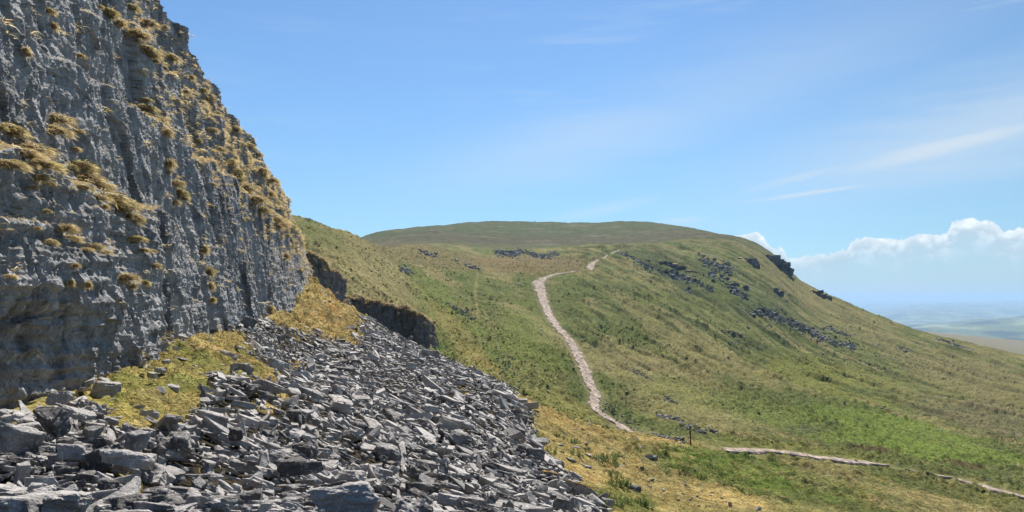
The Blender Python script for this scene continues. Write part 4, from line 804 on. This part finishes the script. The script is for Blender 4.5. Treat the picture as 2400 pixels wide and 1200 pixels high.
# darker tussocks that stipple the left hand slope
def weed_mesh(seed, n_st=26):
    r = np.random.default_rng(seed); Vs, Fs, Cs, o = [], [], [], 0
    for k in range(n_st):
        th = r.uniform(0, 6.28); q = math.sqrt(r.uniform(0, 1)) * .42; h = r.uniform(.14, .42); bx, by = q * math.cos(th), q * math.sin(th); lx, ly = r.normal(0, .1, 2)
        w_ = .008; S = np.array([[bx - w_, by, -.08], [bx + w_, by, -.08], [bx + lx + w_, by + ly, h], [bx + lx - w_, by + ly, h]]); Vs.append(S); Fs += [[o, o + 1, o + 2], [o, o + 2, o + 3]]; Cs.append(np.tile([.07, .1, .025], (4, 1))); o += 4
        for j in range(int(h / .035)):
            f = (j + .6) / (h / .035); c = np.array([bx + lx * f, by + ly * f, h * f]); a_ = r.uniform(0, 6.28); L = r.uniform(.06, .11) * (1.15 - .5 * f); d = np.array([math.cos(a_), math.sin(a_), r.uniform(-.2, .4)]); sd_ = np.cross(d, [0, 0, 1.]); sd_ = sd_ / np.linalg.norm(sd_) * L * .42
            Vs.append(np.array([c, c + d * L * .5 + sd_, c + d * L + np.array([0, 0, -.03]), c + d * L * .5 - sd_])); Fs += [[o, o + 1, o + 2], [o, o + 2, o + 3]]; g = np.array([.12, .17, .035]) * r.uniform(.55, 1.5); Cs.append(np.tile(g, (4, 1))); o += 4
    return mesh_from('leafy_plant', np.concatenate(Vs), np.array(Fs), 3, [M_LEAF], False, np.concatenate(Cs))
WEEDS = [weed_mesh(700 + i) for i in range(5)]
WP = [(1252,1032,.8),(1267,1034,.8),(1314,1030,.9),(1344,1044,1),(1286,1070,1),(1347,1072,1.1),(1400,1082,1.2),(1418,1080,1.3),(1434,1078,1),(1446,1074,.9),(1436,1092,.9),(1378,1066,.7),(1446,1140,1.2),(1432,1142,1.1),(1462,1142,1),(1434,1122,1),(1400,1170,1),(1385,1165,.9),(1420,1175,1),(1440,1184,1),(1460,1176,.9),(1496,1184,1),(1510,1190,.9),(1375,1190,.9),(1410,1194,.9),(1536,1074,1),(1552,1076,1),(1570,1102,1.1),(1588,1108,1),(1560,1112,1),(1604,1120,1),(1640,1118,1.2),(1662,1126,1.1),(1690,1120,1.1),(1720,1130,1.1),(1742,1136,1.2),(1700,1146,1),(1740,1158,1.1),(1770,1160,1.2),(1800,1170,1),(1840,1178,.9),(1676,1104,1),(1300,1022,.7),(1495,1062,.9),(1518,1062,.8),(1630,1090,1),(1656,1098,1),(1960,1150,1),(1985,1158,1),(2020,1170,1)]
for i, (u, v, s) in enumerate(WP):
    x, y, z = ground_at(u, v, 3.5); z = float(zfine(np.array([x]), np.array([y]))[0]); o = link('leafy_plant', WEEDS[i % 5], label='clump of leafy green weeds ' + ('on yellow grass at the edge of the scree' if u < 1370 else 'on yellow grass near the bottom of the picture' if u < 1530 else 'in the green hollow below the post' if u < 1900 else 'in rough grass below the stone path'), category='weed', group='clumps of leafy green weeds')
    o.location = (x, y, z - .02); o.scale = (s * .85, s * .85, s * .68); o.rotation_euler = (0, 0, i * 2.1)

# ------------------------------------------------------------------ crags on the far hill: jointed blocks fused into one outcrop each
def crag(u, v, wp, hp, label, seed, nb=16, ymin=150, yaw=-0.5, top_turf=False, lift=0.0, Y=None):
    x, y, z = ground_at(u, v + hp * 0.35, ymin)
    if Y: y = Y; x = (u - U0) / F * y; z = (V0 - v - hp * .5) / F * y
    W_ = wp / F * y; Hh = hp / F * y; r = np.random.default_rng(seed); it = []
    for k in range(nb):
        f = r.uniform(-.5, .5); g = r.uniform(0, 1); px = f * W_; pz = (g - .35) * Hh - f * Hh * .55; py = r.uniform(0, 1) * W_ * .35 + g * Hh * .5
        s = np.array([W_ * r.uniform(.16, .34), W_ * r.uniform(.2, .4), Hh * r.uniform(.28, .62)]); M = np.array(Euler((r.normal(0, .13), r.normal(0, .16), r.normal(0, .3))).to_matrix()) @ np.diag(s)
        it.append((int(r.integers(len(BOXY))), M, np.array((px, py, pz)), r.normal(0, .2)))
    V, Fc, Tn = merged(it, BOXY); c, s_ = math.cos(yaw), math.sin(yaw); V = V @ np.array([[c, s_, 0], [-s_, c, 0], [0, 0, 1]]); V += 0
    o = link('rock_outcrop', mesh_from('rock_outcrop', V, Fc, 3, [M_FARROCK], False, tone=Tn), label=label, category='crag', group='dark crags on the far hillside'); o.location = (x, y, z + lift); return o
BOXY = []
for i in range(14):
    r = np.random.default_rng(800 + i); pts = np.array([(a, b, c) for a in (-.5, .5) for b in (-.5, .5) for c in (-.5, .5)]) + r.uniform(-.13, .13, (8, 3)); pts = np.r_[pts, r.uniform(-.58, .58, (5, 3))]
    V, Fc = hull_mesh(pts); BOXY.append(hires(V, Fc, 60 + i, levels=1, amp=.04))
for i, (u, v, wp, hp, lab) in enumerate([(1527,608,26,13,'leftmost dark crag in the row below the far path'),(1552,613,22,16,'second dark crag from the left in the row below the far path'),(1582,620,34,20,'widest dark crag in the row below the far path'),(1563,636,26,16,'dark crag standing lower than the row below the far path'),
    (1617,633,24,12,'small dark crag between the widest crag and the boulder pile'),(1631,643,16,8,'lowest little crag left of the boulder pile'),(1695,646,20,18,'dark crag at the lower right of the boulder pile'),(1717,638,20,12,'blocky dark crag at the right tip of the boulder pile'),(1729,668,34,17,'dark overhanging crag just below the boulder pile'),
    (1690,612,18,7,'slanting dark rib above the boulder pile'),(1747,606,34,18,'dark triangular crag high on the hill below the skyline crags'),(1800,600,50,18,'upper tier of the big dark crag on the skyline'),(1826,614,34,26,'lower tier of the big dark crag breaking the skyline'),(1838,630,12,14,'pointed foot of the big skyline crag'),(1848,643,14,8,'tiny crag trailing below the skyline crag'),
    (1826,686,22,24,'lone upright dark crag on the open slope'),(1919,682,32,18,'square dark crag on the skyline lower down the ridge'),(1455,596,10,5,'small dark rock beside the far path'),(2152,838,0.1,0.1,'')]):
    if wp < 1: continue
    crag(u, v + 8, wp * 1.3, hp * 1.1, lab, 1000 + i, nb=20 if wp > 28 else 13, ymin=170)
# boulder pile: individual big boulders
rb = np.random.default_rng(31)
for i in range(38):
    f = rb.uniform(0, 1); u = 1648 + 66 * f + rb.normal(0, 6); v = 612 + 28 * f + rb.normal(0, 8); x, y, z = ground_at(u, v, 180); s = rb.uniform(1.2, 3.3); k = int(rb.integers(len(HI)))
    M = rotm((0, -.2, 1), rb.uniform(-2, 2), abs(rb.normal(0, .4)), rb.uniform(0, 6.28)) @ np.diag([s * 1.3, s, s * 1.2])
    if i == 0: HIF = [mesh_from('far_boulder', a_, b_, 3, [M_FARROCK], False) for a_, b_ in HI[:6]]
    stone_object('boulder', None, None, (x, y, z + s * .2), M, None, 'big grey boulder in the boulder pile between the crags of the far hill', 'boulder', 'boulders piled between the far crags', HIF[k % 6])
# stony patches
def strip(poly, wpx, n, smin, smax, ymin):
    P = np.array(poly, float); d = np.r_[0, np.cumsum(np.hypot(*np.diff(P, axis=0).T))]; n = int(n * 1.35); s = rb.uniform(0, d[-1], n); cu_ = np.interp(s, d, P[:, 0]); cv2 = np.interp(s, d, P[:, 1]); return [(cu_[i] + rb.normal(0, wpx * .45), cv2[i] + rb.normal(0, wpx * .3), np.exp(rb.uniform(math.log(smin), math.log(smax))) * 1.12, ymin) for i in range(n)]
L = []
L += strip([(1163,590),(1185,597),(1215,597)], 12, 420, .35, 1.3, 190) + strip([(1208,588),(1232,592),(1262,602),(1288,604)], 10, 330, .35, 1.3, 190) + strip([(1290,592),(1306,600)], 8, 60, .3, 1.1, 190)
L += strip([(1460,598),(1480,615),(1505,628),(1530,640)], 11, 380, .3, 1.3, 170) + strip([(1535,640),(1560,648)], 8, 60, .25, .9, 170) + strip([(1572,652),(1600,662),(1630,675),(1665,690)], 13, 420, .3, 1.4, 160) + strip([(1640,608),(1680,630),(1715,645)], 22, 260, .4, 1.6, 170)
L += strip([(1665,650),(1680,665)], 12, 90, .4, 1.5, 170) + strip([(1700,668),(1715,685),(1745,705)], 14, 230, .3, 1.3, 160) + strip([(1610,685),(1618,694)], 6, 25, .4, 1.2, 160)
L += strip([(1775,730),(1830,755),(1870,775),(1910,790)], 17, 620, .28, 1.2, 130) + strip([(1880,780),(1930,805),(1990,822),(2010,830)], 17, 560, .25, 1.1, 110) + strip([(1930,775),(1990,795)], 12, 200, .25, 1.0, 110) + strip([(1740,735),(1770,745)], 8, 60, .25, .9, 120)
L += strip([(2195,800),(2225,808),(2260,820),(2280,827)], 5, 170, .4, 1.4, 150) + strip([(2100,820),(2135,838)], 12, 60, .3, 1.0, 110) + strip([(1700,790),(1750,808)], 7, 110, .2, .7, 100) + strip([(1790,740),(2300,900)], 90, 230, .25, .9, 90) + strip([(1650,770),(2100,960)], 110, 170, .15, .55, 80)
L += strip([(1050,715),(1085,735),(1110,752)], 9, 130, .2, .6, 90) + strip([(935,630),(965,640)], 9, 50, .3, 1.1, 100) + strip([(985,592),(1018,602)], 8, 60, .4, 1.4, 150) + strip([(1060,612),(1080,618),(1130,636)], 8, 60, .3, 1.3, 150) + strip([(1160,820),(1190,870),(1170,930)], 22, 120, .12, .4, 60) + strip([(750,560),(1150,700)], 90, 90, .2, .7, 90)
L += strip([(1480,875),(1530,895)], 6, 90, .12, .4, 60) + strip([(1560,935),(1590,950)], 7, 90, .12, .4, 60) + strip([(1540,975),(1585,985),(1600,995)], 8, 150, .12, .45, 60) + strip([(1530,1022),(1560,1030),(1605,1040)], 6, 210, .1, .4, 57) + strip([(1600,1000),(1640,1015),(1680,1018)], 9, 150, .12, .45, 57) + strip([(1400,955),(1470,990),(1500,1020)], 22, 130, .1, .45, 50)
L += strip([(1385,640),(1385,612),(1450,592)], 6, 60, .2, .5, 200) + strip([(1262,670),(1300,760),(1380,890),(1400,930),(1480,1010)], 22, 160, .1, .4, 60) + strip([(1700,1058),(1850,1066),(2090,1092),(2400,1166)], 22, 90, .06, .2, 40) + strip([(1640,970),(2350,1010)], 60, 60, .15, .45, 60) + strip([(1300,1010),(1700,1180)], 90, 130, .06, .22, 15)
items = []
for u, v, s, ym in L:
    x, y, z = ground_at(u, v, ym * .9)
    if path_mask(np.array([x]), np.array([y]))[0] > .5 and s > .3: s *= .4
    M = rotm((0, 0, 1), rb.uniform(0, 6.28), abs(rb.normal(0, .35)), rb.uniform(0, 6.28)) @ np.diag([s * 1.25, s, s * rb.uniform(.9, 1.4)]); items.append((int(rb.integers(len(LOW))), M, np.array((x, y, float(zfine(np.array([x]), np.array([y]))[0]) + s * .08)), rb.normal(-.05, .3)))
V, Fc, Tn = merged(items, LOW)
M_STONE2 = mat_rock('hill_stones', (0.10, 0.10, 0.108), (0.25, 0.25, 0.255), (0.42, 0.41, 0.40), 0.5, 0.4, 0.8)
link('hill_stones', mesh_from('hill_stones', V, Fc, 3, [M_STONE2], False, tone=Tn), kind='stuff', label='broken grey stones strewn in patches and lines over the hillsides', category='stones')

# ------------------------------------------------------------------ marker post and summit cairn
def mat_wood():
    m, t, b = material('weathered_wood'); p = t.new('ShaderNodeTexCoord').outputs['Object']; n = t.noise(t.mapping(p, (30, 30, 2)), 2, 4); t.l.new(t.mix(n, (.03, .024, .017), (.11, .085, .06)), b.inputs['Base Color']); bump(t, b, n, .4, .02); return m
def build_post():
    x, y, z = ground_at(1619, 1046, 30); h = 46 / F * y; bm = bmesh.new(); r = np.random.default_rng(4); rings = []
    for k in range(9):
        f = k / 8; w_ = (.046 - .005 * f) * (1 + .05 * r.normal()); zz = -.35 + f * (h + .35); rings.append([bm.verts.new((sx_ * w_ + r.normal(0, .002), sy_ * w_ + r.normal(0, .002), zz + (.03 * (sx_ + 1) if k == 8 else 0))) for sx_, sy_ in ((-1, -.6), (-.6, -1), (.6, -1), (1, -.6), (1, .6), (.6, 1), (-.6, 1), (-1, .6))])
    for a_, b_ in zip(rings, rings[1:]):
        for i in range(8): bm.faces.new((a_[i], a_[(i + 1) % 8], b_[(i + 1) % 8], b_[i]))
    bm.faces.new(rings[-1]); me = bpy.data.meshes.new('marker_post'); bm.to_mesh(me); bm.free(); me.materials.append(mat_wood())
    o = link('marker_post', me, label='dark weathered wooden post standing on the grassy mound near the paths', category='post'); o.location = (x, y, z); o.rotation_euler = (0, R(-2.5), 0)
build_post()
def build_cairn():
    x = (1253 - U0) / F * 572; y = 572; z = float(H0(np.array([x]), np.array([y]))[0]); it = []; r = np.random.default_rng(9)
    for k in range(24):
        h = r.uniform(0, 1); q = (1 - h) * .45; th = r.uniform(0, 6.28); it.append((int(r.integers(40)), rotm((0, 0, 1), r.uniform(0, 6.28), r.normal(0, .2), 0) @ np.diag([.7, .7, .9]), np.array((q * math.cos(th), q * math.sin(th), h * .7 + .2)), r.normal(-.3, .2)))
    V, Fc, Tn = merged(it, LOW); o = link('cairn', mesh_from('cairn', V, Fc, 3, [M_STONE2], False, tone=Tn), label='tiny dark stone cairn on the skyline of the far summit', category='cairn'); o.location = (x, y, z)
build_cairn()

# ------------------------------------------------------------------ air
def build_haze():
    bm = bmesh.new(); bmesh.ops.create_cube(bm, size=1.0); me = bpy.data.meshes.new('haze'); bm.to_mesh(me); bm.free()
    m = bpy.data.materials.new('haze'); m.use_nodes = True; t = NT(m.node_tree); t.n.clear(); out = t.new('ShaderNodeOutputMaterial'); v = t.new('ShaderNodeVolumePrincipled')
    v.inputs['Color'].default_value = (0.46, 0.69, 0.95, 1); v.inputs['Density'].default_value = HAZE; v.inputs['Anisotropy'].default_value = 0.2; t.l.new(v.outputs[0], out.inputs['Volume']); me.materials.append(m)
    o = link('haze', me, kind='stuff', label='thin blue haze filling the air over the hills', category='haze'); zt, zb = 82.0, ZMIN - 1; o.scale = (124000, 48000, zt - zb); o.location = (0, 22800, (zt + zb) / 2)
HAZE = 1.4e-4
ZMIN = -760.0
build_haze()

def number_off(prefix, noun):
    """tell apart look-alikes of one patch by counting along it"""
    zs = {}
    for o in sc.objects:
        if str(o.get('label', '')).startswith(prefix): zs.setdefault(o['label'], []).append(o)
    for lb, os_ in zs.items():
        os_.sort(key=lambda o: proj(*o.location)[0]); m_ = len(os_)
        if m_ < 2: continue
        for n_, o in enumerate(os_):
            k_ = min(n_, m_ - 1 - n_)
            if k_ < 20: o['label'] = ORD[k_] + ' ' + noun + (' from the left, ' if n_ < m_ / 2 else ' from the right, ') + lb[len(prefix):]
number_off('clump of leafy green weeds ', 'weed clump')
number_off('small clump of dry grass beside a bigger tuft ', 'small grass clump')
number_off('big grey boulder in the boulder pile ', 'boulder in the pile')
